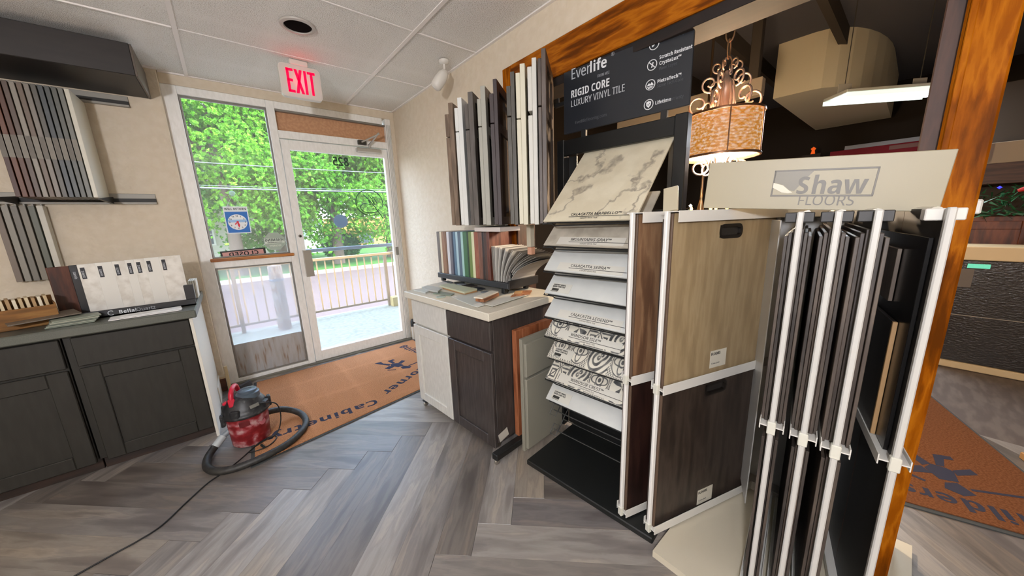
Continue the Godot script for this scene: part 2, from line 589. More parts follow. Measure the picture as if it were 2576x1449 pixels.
func build_storefront() -> void:
	var al := grained("aluminium", noise_tex(41, 0.05, 3, [[0.2, "ebe9e3"], [0.8, "f3f1ec"]], 256), Vector3(3, 1, 3), 0.42, "ffffff", 0.0, true)
	var ald := mt("87837c", 0.5, 0.4)
	var gl := glass()
	var z0 := ZD - 0.11
	var w := struct("window_1")
	bl(w, "jamb", Vector3(-0.207, 0.0, z0), Vector3(-0.118, 2.462, ZD), al, 0.003)
	bl(w, "head", Vector3(-0.118, 2.402, z0), Vector3(0.437, 2.462, ZD), al, 0.003)
	bl(w, "head", Vector3(0.497, 2.402, z0), Vector3(1.44, 2.462, ZD), al, 0.003)
	bl(w, "mullion", Vector3(0.437, 0.0, z0), Vector3(0.497, 2.462, ZD), al, 0.003)
	bl(w, "jamb", Vector3(1.470, 0.0, z0), Vector3(1.527, 2.462, ZD), al, 0.003)
	for x in [1.478, 1.494, 1.510]:
		bl(w, "jamb_fin", Vector3(x, 0.0, ZD), Vector3(x + 0.006, 2.402, ZD + 0.008), mt("c9c6bf", 0.45), 0.001)
	bl(w, "sill", Vector3(-0.118, 0.0, z0), Vector3(0.437, 0.042, ZD), al, 0.003)
	bl(w, "mid_rail", Vector3(-0.118, 1.052, z0 + 0.02), Vector3(0.437, 1.110, ZD), al, 0.003)
	for g in [[1.135, 2.402], [0.042, 1.052]]:
		var lo: float = g[0]
		var hi: float = g[1]
		var st := begin()
		for s in [[-0.118, -0.104, lo, hi], [0.423, 0.437, lo, hi], [-0.104, 0.423, hi - 0.014, hi], [-0.104, 0.423, lo, lo + 0.012]]:
			addbox(st, Vector3((s[0] + s[1]) / 2, (s[2] + s[3]) / 2, ZD - 0.035), Vector3(s[1] - s[0], s[3] - s[2], 0.03), 0.002)
		put(w, "sash", st.commit(), ald)
	bl(w, "pane", Vector3(-0.110, 1.11, ZD - 0.050), Vector3(0.430, 2.395, ZD - 0.044), gl, 0.0)
	var hazy := glass(0.30, "e9edf6")
	hazy.roughness = 0.10
	bl(w, "lower_pane", Vector3(-0.110, 0.05, ZD - 0.050), Vector3(0.430, 1.05, ZD - 0.044), hazy, 0.0)
	tag(w.get_node("lower_pane"), "hazy scratched lower window pane", "")
	var kick := grained("kick plate", noise_tex(43, 0.03, 5, [[0.1, "8e7a68"], [0.3, "a8a49f"], [0.6, "b2b3b3"], [0.85, "acadae"]], 256), Vector3(3, 0.4, 3), 0.4, "ffffff", 0.15, true)
	bl(w, "kick_plate", Vector3(-0.106, 0.045, ZD - 0.042), Vector3(0.426, 0.352, ZD - 0.036), kick, 0.001)
	bl(w, "ledge_strip", Vector3(-0.135, 1.108, ZD - 0.09), Vector3(0.462, 1.134, ZD + 0.022), wood("orange ledge", "8a4f1c", "b06c2c", "c2823c", 0), 0.004)
	# transom over the door
	bl(w, "transom_panel", Vector3(0.497, 2.226, ZD - 0.06), Vector3(1.470, 2.402, ZD - 0.045), grained("hardboard", noise_tex(45, 0.06, 4, [[0.2, "b98864"], [0.8, "c99a74"]], 256), Vector3(2, 2, 2), 0.7, "ffffff", 0.0, true), 0.001)
	bl(w, "transom_bead", Vector3(0.497, 2.386, ZD - 0.045), Vector3(1.470, 2.402, ZD - 0.006), ald, 0.002)
	bl(w, "transom_bar", Vector3(0.497, 2.160, z0), Vector3(1.470, 2.226, ZD), al, 0.003)
	bl(w, "threshold", Vector3(0.437, -0.01, z0 - 0.03), Vector3(1.527, 0.012, ZD + 0.045), mt("6d6a60", 0.5, 0.3), 0.004)
	bl(w, "threshold", Vector3(-0.19, -0.01, ZD), Vector3(0.437, 0.016, ZD + 0.03), mt("777366", 0.6, 0.2), 0.004)

	var d := struct("door_1")
	bl(d, "hinge_stile", Vector3(1.428, 0.012, ZD - 0.055), Vector3(1.466, 2.152, ZD - 0.008), al, 0.003)
	bl(d, "lock_stile", Vector3(0.502, 0.012, ZD - 0.055), Vector3(0.566, 2.152, ZD - 0.008), al, 0.003)
	bl(d, "top_rail", Vector3(0.566, 2.068, ZD - 0.055), Vector3(1.428, 2.152, ZD - 0.008), al, 0.003)
	bl(d, "bottom_rail", Vector3(0.566, 0.012, ZD - 0.055), Vector3(1.428, 0.115, ZD - 0.008), al, 0.003)
	bl(d, "pane", Vector3(0.560, 0.110, ZD - 0.036), Vector3(1.434, 2.074, ZD - 0.030), gl, 0.0)
	bl(d, "push_bar", Vector3(0.566, 1.120, ZD - 0.080), Vector3(1.428, 1.155, ZD - 0.056), mt("8f9dac", 0.3, 0.7), 0.004)
	# pull handle: a bent channel on the lock stile
	var hp := PackedVector2Array([Vector2(0.0, 0.0), Vector2(0.006, 0.0), Vector2(0.006, 0.040), Vector2(0.060, 0.040), Vector2(0.060, 0.014), Vector2(0.066, 0.014), Vector2(0.066, 0.046), Vector2(0.0, 0.046)])
	put(d, "pull_handle", prism(hp, 0.0, 0.255), mt("b9b6af", 0.28, 0.85), Vector3(0.536, 1.15, ZD - 0.008), Vector3(PI / 2, 0, 0))
	put(d, "lock_cylinder", lathe([Vector2(0.013, 0), Vector2(0.013, 0.008), Vector2(0.009, 0.011), Vector2(0.0, 0.011)], 16), mt("5c564e", 0.3, 0.8), Vector3(0.537, 1.287, ZD - 0.008), Vector3(PI / 2, 0, 0))
	# door closer: body on the door, arm to the transom bar
	var steel := mt("c4c1ba", 0.3, 0.7)
	bl(d, "closer_body", Vector3(1.14, 2.098, ZD - 0.008), Vector3(1.385, 2.140, ZD + 0.045), steel, 0.008)
	var st2 := begin()
	addtube(st2, [Vector3(1.27, 2.145, ZD + 0.025), Vector3(1.27, 2.18, ZD + 0.025)], 0.010, 10)
	addtube(st2, [Vector3(1.27, 2.172, ZD + 0.025), Vector3(1.325, 2.262, ZD + 0.16), Vector3(1.335, 2.268, ZD + 0.17)], 0.009, 8)
	addtube(st2, [Vector3(1.335, 2.262, ZD + 0.17), Vector3(1.20, 2.195, ZD + 0.03)], 0.008, 8)
	put(d, "closer_arm", st2.commit(), steel)
	bl(d, "closer_bracket", Vector3(1.165, 2.172, ZD), Vector3(1.245, 2.215, ZD + 0.035), mt("4b4740", 0.4, 0.6), 0.004)
	bl(d, "hinge", Vector3(1.448, 1.02, ZD - 0.01), Vector3(1.476, 1.11, ZD + 0.006), ald, 0.003)

	# what is stuck on the glass
	var gz := ZD - 0.029
	var numerals := thing("house_number", "dark reversed numerals at the top of the glass door", "number", Vector3(0.99, 2.0, gz + 0.0008))
	lettering(numerals, "825", 0.085, mt("27452c", 0.6), at3(0, -0.042, 0, 0, PI), true, false, 0.8)
	var ring := thing("monogram_decal", "thin dark green circular signature decal on the glass door", "decal", Vector3(1.225, 1.60, gz + 0.001))
	var green := mt("234a2a", 0.6)
	var arc := []
	for i in 49:
		var a := TAU * (0.09 + 0.86 * i / 48.0) - 0.9
		arc.append(Vector3(cos(a) * 0.140, sin(a) * 0.132, 0))
	put(ring, "circle", tube(arc, 0.0042, 5), green)
	put(ring, "stroke", tube(smooth_path([Vector3(-0.06, 0.085, 0), Vector3(-0.02, 0.05, 0), Vector3(0.01, -0.01, 0), Vector3(-0.01, 0.03, 0), Vector3(0.0, 0.075, 0), Vector3(0.03, 0.03, 0), Vector3(0.05, -0.02, 0), Vector3(0.03, 0.03, 0), Vector3(0.045, 0.055, 0), Vector3(0.075, 0.0, 0)], 5), 0.0038, 5), green)
	put(ring, "stroke", tube(smooth_path([Vector3(0.0, 0.03, 0.0), Vector3(0.06, -0.06, 0), Vector3(0.125, -0.165, 0)], 5), 0.0045, 5), green)
	put(ring, "stroke", tube(smooth_path([Vector3(0.02, -0.02, 0), Vector3(-0.06, -0.01, 0), Vector3(-0.10, -0.05, 0), Vector3(-0.05, -0.10, 0), Vector3(0.05, -0.10, 0), Vector3(0.09, -0.07, 0)], 5), 0.0038, 5), green)
	put(self, "round_sticker", lathe([Vector2(0.0, 0.0), Vector2(0.066, 0.0), Vector2(0.066, 0.0012), Vector2(0.0, 0.0012)], 40), mt("7d9dc2", 0.5), Vector3(0.919, 1.415, gz), Vector3(PI / 2, 0, 0))
	tag(get_node("round_sticker"), "round pale blue sticker in the middle of the door glass", "sticker")

	var wz := ZD - 0.043
	# return-time clock hung from a suction cup
	var ck := thing("return_clock_sign", "blue and white clock sign hung from a suction cup on the window", "sign", Vector3(0.094, 1.45, wz + 0.004))
	bx(ck, "card", Vector3.ZERO, Vector3(0.165, 0.228, 0.003), mt("eef2f5", 0.5), 0.001, Vector3(0, 0, -0.01))
	bx(ck, "blue_field", Vector3(0, -0.018, 0.002), Vector3(0.152, 0.178, 0.0015), mt("1f6fc4", 0.5), 0.0005)
	put(ck, "dial", lathe([Vector2(0, 0), Vector2(0.066, 0), Vector2(0.066, 0.001), Vector2(0, 0.001)], 40), mt("f2f6f8", 0.5), Vector3(0, -0.018, 0.0028), Vector3(PI / 2, 0, 0))
	bx(ck, "dial_band", Vector3(0, -0.008, 0.0041), Vector3(0.128, 0.022, 0.0008), mt("9cc4ec", 0.5), 0.0)
	lettering(ck, "WILL RETURN", 0.019, mt("2c2f33"), at3(0, 0.084, 0.0016), true, false, 0.86)
	var ink := mt("23262a")
	for h in 12:
		var a := TAU * h / 12.0
		lettering(ck, str(12 if h == 0 else h), 0.012, ink, at3(sin(a) * 0.053, cos(a) * 0.053 - 0.024, 0.0044), true)
	var red := mt("d8203a", 0.5)
	put(ck, "hand", prism(PackedVector2Array([Vector2(-0.004, 0), Vector2(0.004, 0), Vector2(0.010, -0.028), Vector2(0.0, -0.050), Vector2(-0.006, -0.03)]), 0.0, 0.0012), red, Vector3(0, -0.016, 0.0046), Vector3(0, 0, 0.1))
	put(ck, "hand", prism(PackedVector2Array([Vector2(-0.003, 0), Vector2(0.003, 0), Vector2(0.004, -0.026), Vector2(0.0, -0.032), Vector2(-0.005, -0.024)]), 0.0, 0.0012), red, Vector3(0, -0.016, 0.0052), Vector3(0, 0, -0.75))
	put(ck, "hub", lathe([Vector2(0, 0), Vector2(0.008, 0), Vector2(0.008, 0.002), Vector2(0, 0.002)], 16), red, Vector3(0, -0.016, 0.0058), Vector3(PI / 2, 0, 0))
	var cup := begin()
	addlathe(cup, [Vector2(0.021, 0), Vector2(0.018, 0.005), Vector2(0.007, 0.011), Vector2(0.006, 0.018), Vector2(0, 0.018)], 20, Vector3.ZERO, Basis.from_euler(Vector3(PI / 2, 0, 0)))
	put(ck, "suction_cup", cup.commit(), mt("bfe6d2", 0.2), Vector3(0, 0.225, -0.002))
	put(ck, "string", tube([Vector3(-0.055, 0.108, 0.003), Vector3(0, 0.214, 0.012), Vector3(0.055, 0.108, 0.003)], 0.0014, 5), mt("c8d8c4"))
	# octagonal warning sticker, read from outside
	var oct := PackedVector2Array()
	for i in 8:
		oct.append(Vector2(cos(TAU * (i + 0.5) / 8), sin(TAU * (i + 0.5) / 8)) * 0.086)
	var wn := thing("warning_sticker", "grey octagonal warning sticker low on the left window pane", "sticker", Vector3(0.334, 1.250, wz))
	put(wn, "octagon", prism(oct, 0, 0.001), mt("a9b7a8", 0.6), Vector3.ZERO)
	var pale := mt("dfe8da", 0.6)
	bx(wn, "band", Vector3(0, 0.005, 0.0013), Vector3(0.152, 0.046, 0.0006), pale, 0.0)
	lettering(wn, "WARNING", 0.024, mt("5f6b62"), at3(0, 0.002, 0.0034, 0, PI), true, false, 0.9)
	lettering(wn, "PROTECTED & MONITORED", 0.0075, mt("4d574f"), at3(0, -0.014, 0.0034, 0, PI), true, false, 0.86)
	lettering(wn, "SECURITY", 0.016, pale, at3(0, -0.048, 0.003, 0, PI), true, false, 0.9)
	# CLOSED sign standing on the ledge, seen from its back
	var cs := thing("closed_sign", "closed sign with reversed black letters standing on the window ledge", "sign", Vector3(0.095, 1.164, wz + 0.005), 0.0)
	cs.rotation.z = 0.035
	bx(cs, "board", Vector3.ZERO, Vector3(0.318, 0.062, 0.003), mt("23201f", 0.5), 0.001)
	bx(cs, "field", Vector3(-0.002, -0.004, 0.0016), Vector3(0.288, 0.046, 0.001), mt("cf9a92", 0.5), 0.0)
	lettering(cs, "CLOSED", 0.036, mt("1d1716"), at3(0.0, -0.022, 0.0042, 0, PI), true, false, 1.15)

	# EXIT sign under the ceiling
	var ex := thing("exit_sign", "white exit sign with red letters hanging from the ceiling", "exit sign", Vector3(0.584, YC, -3.0))
	var ivory := mt("d9d6cc", 0.4)
	bx(ex, "canopy", Vector3(0, -0.018, 0), Vector3(0.115, 0.036, 0.05), ivory, 0.006)
	var plate := PackedVector2Array()
	for c in [[1, 1, 0.0], [-1, 1, 90.0], [-1, -1, 180.0], [1, -1, 270.0]]:
		for k in 6:
			var a := deg_to_rad(c[2] + k * 18.0)
			plate.append(Vector2(c[0] * 0.102 + cos(a) * 0.027, c[1] * 0.080 + sin(a) * 0.027))
	put(ex, "housing", prism(plate, -0.025, 0.016), ivory, Vector3(0, -0.143, 0))
	var st3 := begin()
	addprism(st3, plate, 0.016, 0.019, Transform3D(Basis.from_scale(Vector3(0.97, 0.97, 1)), Vector3.ZERO))
	put(ex, "face_plate", st3.commit(), mt("cfcdc4", 0.4), Vector3(0, -0.143, 0))
	var lit := glow("e8003c", 0.8)
	var strokes := begin()
	var cx := -0.078
	# E X I T drawn as strokes
	for s in [[-0.081, 0, 0.016, 0.155], [-0.068, 0.069, 0.042, 0.017], [-0.071, 0.002, 0.034, 0.017], [-0.068, -0.069, 0.042, 0.017], [0.026, 0, 0.016, 0.155], [0.066, 0.069, 0.050, 0.017], [0.066, -0.004, 0.016, 0.146]]:
		addbox(strokes, Vector3(s[0], s[1], 0.0205), Vector3(s[2], s[3], 0.003), 0.0008)
	for sgn in [1.0, -1.0]:
		addprism(strokes, PackedVector2Array([Vector2(-0.017 * sgn - 0.024, -0.0775), Vector2(-0.017 * sgn - 0.007, -0.0775), Vector2(0.016 * sgn - 0.007, 0.0775), Vector2(0.016 * sgn - 0.024, 0.0775)]), 0.019, 0.022)
	put(ex, "letters", strokes.commit(), lit, Vector3(0.002, -0.143, 0))
	var el := OmniLight3D.new()
	el.name = "letter_light"
	el.light_color = Color("ff2850")
	el.light_energy = 0.004
	el.omni_range = 6.0
	el.omni_attenuation = 2.0
	el.light_size = 0.03
	el.shadow_enabled = true
	ex.add_child(el)
	el.position = Vector3(0, -0.143, 0.06)

	# spot lamp on the ceiling by the right-hand wall
	var sp := thing("ceiling_spot", "small white spot lamp on the ceiling by the right wall", "spot lamp", Vector3(1.420, YC, -2.39))
	var white := mt("dcd8cf", 0.4)
	put(sp, "base", lathe([Vector2(0, -0.026), Vector2(0.026, -0.024), Vector2(0.036, -0.012), Vector2(0.037, 0.0), Vector2(0, 0)], 20), white)
	put(sp, "stem", tube(smooth_path([Vector3(0, -0.02, 0), Vector3(0.0, -0.055, 0.0), Vector3(-0.012, -0.085, 0.01)], 5), 0.010, 10), white)
	var hd := begin()
	var hb := Basis.from_euler(Vector3(0.35, 0.0, -0.55))
	addlathe(hd, [Vector2(0.0, -0.085), Vector2(0.028, -0.083), Vector2(0.040, -0.066), Vector2(0.043, -0.02), Vector2(0.038, 0.03), Vector2(0.022, 0.06), Vector2(0.0, 0.068)], 22, Vector3.ZERO, hb)
	put(sp, "head", hd.commit(), white, Vector3(-0.045, -0.135, 0.02))
	bx(sp, "knob", Vector3(-0.085, -0.165, 0.035), Vector3(0.014, 0.014, 0.014), mt("3a3734"), 0.003)
	var ft := thing("wall_fitting", "small black and white pipe fitting low in the corner right of the glass door", "fitting", Vector3(1.535, 0.10, -3.715))
	put(ft, "pipe", tube([Vector3(0, -0.099, 0), Vector3(0, 0.06, 0)], 0.020, 12), mt("cfc9bc", 0.5))
	put(ft, "cap", lathe([Vector2(0, 0.06), Vector2(0.024, 0.06), Vector2(0.024, 0.12), Vector2(0.012, 0.15), Vector2(0, 0.15)], 14), mt("1c1c1c", 0.5))
	# round ceiling vent at the picture's top edge
	var vt := thing("ceiling_vent", "round dark recessed fitting in the ceiling in front of the exit sign", "vent", Vector3(0.515, YC, -2.50))
	put(vt, "ring", lathe([Vector2(0.072, 0.0), Vector2(0.074, -0.008), Vector2(0.092, -0.006), Vector2(0.094, 0.002)], 36), mt("b7b1a8", 0.4))
	put(vt, "core", lathe([Vector2(0.0, -0.004), Vector2(0.07, -0.002), Vector2(0.073, 0.004)], 36), mt("151211", 0.9, 0.0, 0.1))

# ------------------------------------------------------------------ shared pieces
# a frame-and-panel cabinet front: its front face lies at local z1
func shaker(parent: Node, called: String, x0: float, x1: float, y0: float, y1: float, z1: float, m: Material, rail := 0.06, thick := 0.02) -> MeshInstance3D:
	var st := begin()
	var c := Vector3((x0 + x1) / 2, (y0 + y1) / 2, z1 - thick / 2)
	var w := x1 - x0
	var h := y1 - y0
	for s in [-1.0, 1.0]:
		addbox(st, Vector3(s * (w - rail) / 2, 0, 0), Vector3(rail, h, thick), 0.0035)
		addbox(st, Vector3(0, s * (h - rail) / 2, 0), Vector3(w - 2 * rail, rail, thick), 0.0035)
	var o := put(parent, called, st.commit(), m, c)
	bx(o, "panel", Vector3(0, 0, -0.005), Vector3(w - 2 * rail + 0.004, h - 2 * rail + 0.004, thick - 0.011), m, 0.0)
	return o

# ------------------------------------------------------------------ left-hand cabinets and what stands on them
func build_left() -> void:
	var grey := grained("grey paint", noise_tex(51, 0.02, 4, [[0.2, "282621"], [0.8, "2e2c27"]], 256), Vector3(6, 1, 6), 0.5, "ffffff", 0.0, false, 0.4)
	var white := mt("d6d2c6", 0.5)
	var shade := mt("2b2620", 0.8)
	for u in 2:
		var x1: float = [-0.262, -0.772][u]
		var x0: float = [-0.766, -1.46][u]
		var t := thing("base_cabinet", ["grey shaker base cabinet with one drawer next to the window", "grey shaker base cabinet at the left edge of the picture"][u], "cabinet", Vector3(x0, 0, -2.87), 0.0, "")
		var w := x1 - x0
		bl(t, "body", Vector3(0.0, 0.085, -0.845), Vector3(w, 0.836, -0.021), grey)
		bl(t, "toe_kick", Vector3(0.0, 0.0, -0.80), Vector3(w, 0.085, -0.07), wood("dark base", "1e130c", "291a11", "332117", 0))
		bl(t, "drawer_front", Vector3(0.030, 0.662, -0.020), Vector3(w - 0.004, 0.826, 0.0), grey, 0.003)
		shaker(t, "door", 0.030, w - 0.004, 0.075, 0.648, 0.0, grey, 0.075)
	var ep := thing("end_panel", "tall white end panel closing the right side of the grey cabinets", "panel", Vector3(-0.254, 0, -2.865))
	bl(ep, "board", Vector3(-0.008, 0.0, -0.850), Vector3(0.008, 0.836, 0.0), white)
	bl(ep, "scribe_strip", Vector3(0.008, 0.0, -0.850), Vector3(0.016, 0.14, -0.55), mt("dfdbcf", 0.5))
	var ct := bl(self, "countertop", Vector3(-1.70, 0.838, ZW + 0.002), Vector3(-0.222, 0.888, -2.842), grained("grey laminate", noise_tex(53, 0.2, 2, [[0.2, "54564e"], [0.8, "5e6057"]], 256), Vector3(3, 3, 3), 0.35), 0.006)
	tag(ct, "grey laminate countertop over the grey base cabinets", "countertop")

	# quartz slabs standing in a black tray
	var top := 0.889
	var tr := thing("slab_tray", "black display tray with white lettering on its front lip on the grey counter", "tray", Vector3(-0.49, top, -3.12))
	var black := mt("17171a", 0.35)
	bl(tr, "floor_plate", Vector3(-0.265, 0.0, -0.14), Vector3(0.265, 0.010, 0.09), black)
	bl(tr, "front_lip", Vector3(-0.265, 0.0, 0.075), Vector3(0.265, 0.042, 0.09), black)
	bl(tr, "end_block", Vector3(0.222, 0.042, 0.040), Vector3(0.268, 0.135, 0.085), black)
	var txt := mt("cfd4d8", 0.5)
	lettering(tr, "Bella", 0.020, txt, at3(-0.045, 0.011, 0.0908), true)
	lettering(tr, "Quartz", 0.020, mt("8f9499", 0.5), at3(0.036, 0.011, 0.0908))
	bx(tr, "divider", Vector3(-0.008, 0.021, 0.0906), Vector3(0.0018, 0.024, 0.0012), txt, 0.0)
	var cc := []
	for i in 15: cc.append(Vector3(-0.108 + cos(0.7 + i * 0.34) * 0.012, 0.021 + sin(0.7 + i * 0.34) * 0.013, 0.0908))
	put(tr, "emblem", tube(cc, 0.0022, 5), txt)
	var lefts := [-0.752, -0.716, -0.643, -0.571, -0.515, -0.474, -0.426, -0.357]
	var slabw := mt("e4e1d8", 0.3)
	var marb := grained("quartz", noise_tex(57, 0.012, 5, [[0.2, "d6d0c4"], [0.5, "e2ded4"], [0.8, "ebe7de"]], 256, FastNoiseLite.TYPE_SIMPLEX_SMOOTH, 20.0), Vector3(4, 4, 4), 0.3)
	var names := ["black", "first", "second", "third", "fourth", "fifth", "sixth", "last and frontmost"]
	for k in 8:
		var w := 0.10 if k < 7 else 0.102
		var t := thing("quartz_slab", "black slab sample at the back left end of the slab tray" if k == 0 else "%s white quartz slab sample from the left in the black tray" % names[k], "sample slab", Vector3(lefts[k], top + 0.011, -3.235 + k * 0.014))
		t.rotation.x = -0.03
		t.rotation.y = 0.20
		bl(t, "slab", Vector3(0, 0, -0.010), Vector3(w + 0.04 if k < 7 else w, 0.295 + k * 0.003, 0.0), black if k == 0 else (marb if k % 2 else slabw), 0.002)
		bl(t, "label", Vector3(0.008, 0.205 + k * 0.003, 0.0002), Vector3(0.026, 0.275 + k * 0.003, 0.0009), mt("26272b", 0.5), 0.0)
		lettering(t, "QUARTZ", 0.009, mt("b9bcc0", 0.5), at3(0.0205, 0.212 + k * 0.003, 0.0016, 0, 0, PI / 2), true, false, 0.9, 0)
	# books / sheets at the counter's right end
	for k in 4:
		tag(bx(self, "ivory_booklet", Vector3(-0.262 + k * 0.011, top + 0.066, -3.40), Vector3(0.009, 0.130, 0.16), mt(["e6e2d2", "d8d3c2", "ece8da", "dcd6c6"][k], 0.7), 0.001, Vector3(0, 0, -0.03)), "%s upright ivory booklet behind the right end of the black slab tray" % ["leftmost", "second", "third", "rightmost"][k], "booklet", "ivory booklets behind the slab tray")
	var paper := mt("dcdad6", 0.7)
	tag(bx(self, "paper_sheet", Vector3(-0.44, top + 0.0030, -2.935), Vector3(0.30, 0.005, 0.12), paper, 0.001, Vector3(0, 0.08, 0)), "white paper pad lying on the grey counter in front of the slab tray", "paper")
	tag(bx(self, "paper_sheet", Vector3(-0.42, top + 0.0075, -2.945), Vector3(0.26, 0.003, 0.10), mt("e9e8e4", 0.7), 0.0005, Vector3(0, 0.13, 0)), "single white sheet on top of the paper pad on the grey counter", "paper")
	# flat stack of chips and folders at the left
	for k in 5:
		tag(bx(self, "stone_chip", Vector3(-0.735 + k * 0.004, top + 0.004 + k * 0.0075, -2.98 + (k % 2) * 0.006), Vector3(0.17, 0.007, 0.14), mt(["78806f", "8a8f80", "6d7468", "9a9c8c", "858b7c"][k], 0.4), 0.001, Vector3(0, 0.1 + k * 0.05, 0)), "grey-green stone sample, %s in the low pile left of the slab tray" % ["lowest", "second from bottom", "third", "fourth", "topmost"][k], "stone sample", "pile of grey-green stone samples")
	tag(bx(self, "brochure", Vector3(-0.845, top + 0.046, -3.05), Vector3(0.24, 0.006, 0.21), mt("6a5f52", 0.5), 0.001, Vector3(0, 0.35, 0.03)), "brown brochure lying on the grey-green stone samples", "brochure")
	var bxn := thing("chip_box", "open cardboard box of sample chips at the left picture edge on the counter", "box", Vector3(-0.92, top, -3.10), 0.3)
	var card := wood("cardboard", "684824", "83592c", "926a38", 0, 0.8, 6)
	bl(bxn, "base", Vector3(-0.11, 0, -0.08), Vector3(0.11, 0.006, 0.08), card)
	bl(bxn, "side", Vector3(-0.11, 0.0, 0.074), Vector3(0.11, 0.11, 0.08), card)
	bl(bxn, "side", Vector3(-0.11, 0.0, -0.08), Vector3(0.11, 0.15, -0.074), card)
	bl(bxn, "side", Vector3(0.104, 0.0, -0.074), Vector3(0.11, 0.12, 0.074), card)
	bl(bxn, "side", Vector3(-0.11, 0.0, -0.074), Vector3(-0.104, 0.12, 0.074), card)
	for k in 9:
		tag(bx(self, "sample_chip", Vector3(-0.99 + k * 0.019, top + 0.088, -3.076 - k * 0.006), Vector3(0.012, 0.135 + 0.006 * (k % 3), 0.10), mt(["b9a27c", "cdbb98", "a5855c", "d8cdb4"][k % 4], 0.5), 0.001, Vector3(0, 0.3, 0.04)), "small upright wood chip, %s from the left in the cardboard box on the counter" % ["first", "second", "third", "fourth", "fifth", "sixth", "seventh", "eighth", "ninth"][k], "sample chip", "chips in the cardboard box")
	tag(bx(self, "door_sample", Vector3(-0.80, top + 0.15, -3.30), Vector3(0.10, 0.30, 0.02), wood("walnut", "33180d", "4c2513", "5f321c", 1), 0.002, Vector3(-0.06, 0.3, 0)), "dark walnut panel leaning behind the black slab tray", "door sample")

	# aluminium rails on the wall and the sample boards standing on them
	var alu := mt("98948b", 0.55, 0.25)
	for r in 2:
		var t := thing("wall_rail", ["aluminium wall rail under the hanging grey cabinet", "aluminium wall rail carrying the upper row of sample boards"][r], "rail", Vector3([-0.38, -0.36][r], [2.243, 1.578][r], ZW))
		bl(t, "back_strip", Vector3(-1.0, 0.012, 0.0), Vector3(0.0, 0.074, 0.008), alu)
		bl(t, "lip", Vector3(-1.0, 0.0, 0.0), Vector3(0.0, 0.014, 0.030), alu)
		bl(t, "shadow_groove", Vector3(-1.0, 0.014, 0.008), Vector3(0.0, 0.040, 0.014), mt("2a2824", 0.6))
		if r == 1:
			for x in [-0.22, -0.62]:
				put(t, "bracket", prism(PackedVector2Array([Vector2(0, 0), Vector2(0.33, 0.012), Vector2(0.33, 0.020), Vector2(0, 0.05)]), -0.008, 0.008), mt("2a2824", 0.5, 0.4), Vector3(x, 0.0, 0.0), Vector3(0, -PI / 2, 0))
	var cols := ["cfcab9", "6e6e66", "565750", "4b4e4c", "44484a", "58544c", "7c746a", "6a5a4c", "8a8276", "5a4a40", "543424", "623a26", "452619"]
	var say := ["cream board with a broad visible face", "mid grey board second", "grey board third", "dark grey board fourth", "charcoal board fifth", "grey-brown board sixth", "light taupe board seventh", "taupe board eighth", "pale grey board ninth", "brown board tenth", "rust brown board eleventh", "orange-brown board twelfth", "red-brown board thirteenth"]
	for k in cols.size():
		var t := thing("sample_board", "%s%s in the upper wall rail" % [say[k], " at the right end" if k == 0 else " from the right"], "sample board", Vector3(-0.598 - k * 0.0245, 1.604, ZW + 0.012), 0.0)
		var m: Material = mt(cols[k], 0.45)
		bl(t, "panel", Vector3(-0.010, 0, 0), Vector3(0.0095, 0.635, 0.30), m, 0.0015)
		if k > 0:
			bl(t, "sticker_band", Vector3(-0.0105, 0.22, 0.298), Vector3(0.010, 0.345, 0.3015), mt("857f74" if k % 2 else "6f6960", 0.6), 0.0)
	var cols2 := ["c3beb0", "5b5d50", "7a7365", "6f6a60", "8a857a", "77695c"]
	var say2 := ["rightmost pale grey board", "second, dark olive board", "third, taupe board", "fourth, grey-brown board", "fifth, light grey board", "sixth, brown board"]
	for k in cols2.size():
		var t := thing("sample_board", "%s hanging in the lower row under the upper wall rail" % say2[k], "sample board", Vector3(-0.888 - k * 0.033, 1.09, ZW + 0.012))
		bl(t, "panel", Vector3(-0.014, 0, 0), Vector3(0.012, 0.475, 0.06), mt(cols2[k], 0.45), 0.0015)
		bl(t, "hang_tab", Vector3(-0.004, 0.475, 0.0), Vector3(0.004, 0.488, 0.03), alu, 0.001)
	# hanging cabinet
	var hc := thing("wall_cabinet", "dark grey-brown hanging cabinet under the ceiling at the left", "cabinet", Vector3(-0.85, 2.325, ZW))
	var hm := grained("taupe paint", noise_tex(59, 0.02, 3, [[0.2, "221d1a"], [0.8, "27211e"]], 256), Vector3(1, 5, 5), 0.5)
	bl(hc, "body", Vector3(-0.70, 0.0, 0.0), Vector3(0.576, 0.175, 0.478), hm, 0.003)
	bl(hc, "face_board", Vector3(-0.70, -0.004, 0.478), Vector3(0.578, 0.176, 0.497), hm, 0.003)
	bl(hc, "end_board", Vector3(0.576, -0.003, 0.0), Vector3(0.588, 0.175, 0.492), mt("5c5248", 0.5), 0.002)

# ------------------------------------------------------------------ floor mat, vacuum cleaner
func word_on_floor(parent: Node, s: String, a: Vector2, b: Vector2, h: float, m: Material, y: float) -> void:
	# from a to b in x, z; the tops of the letters point to the left of the reading direction seen from above, mirrored for z
	var r := Vector3(b.x - a.x, 0, b.y - a.y)
	var w := r.length()
	r = r.normalized()
	var u := Vector3.UP.cross(r)
	var o := lettering(parent, s, h, m, Transform3D.IDENTITY, true, false, 1.0, 0)
	var bb: AABB = o.mesh.get_aabb()
	o.transform = Transform3D(Basis(r * (w / bb.size.x), u, Vector3.UP), Vector3(a.x, y, a.y) - r * bb.position.x * (w / bb.size.x) - u * (bb.position.y + bb.size.y * 0.5))

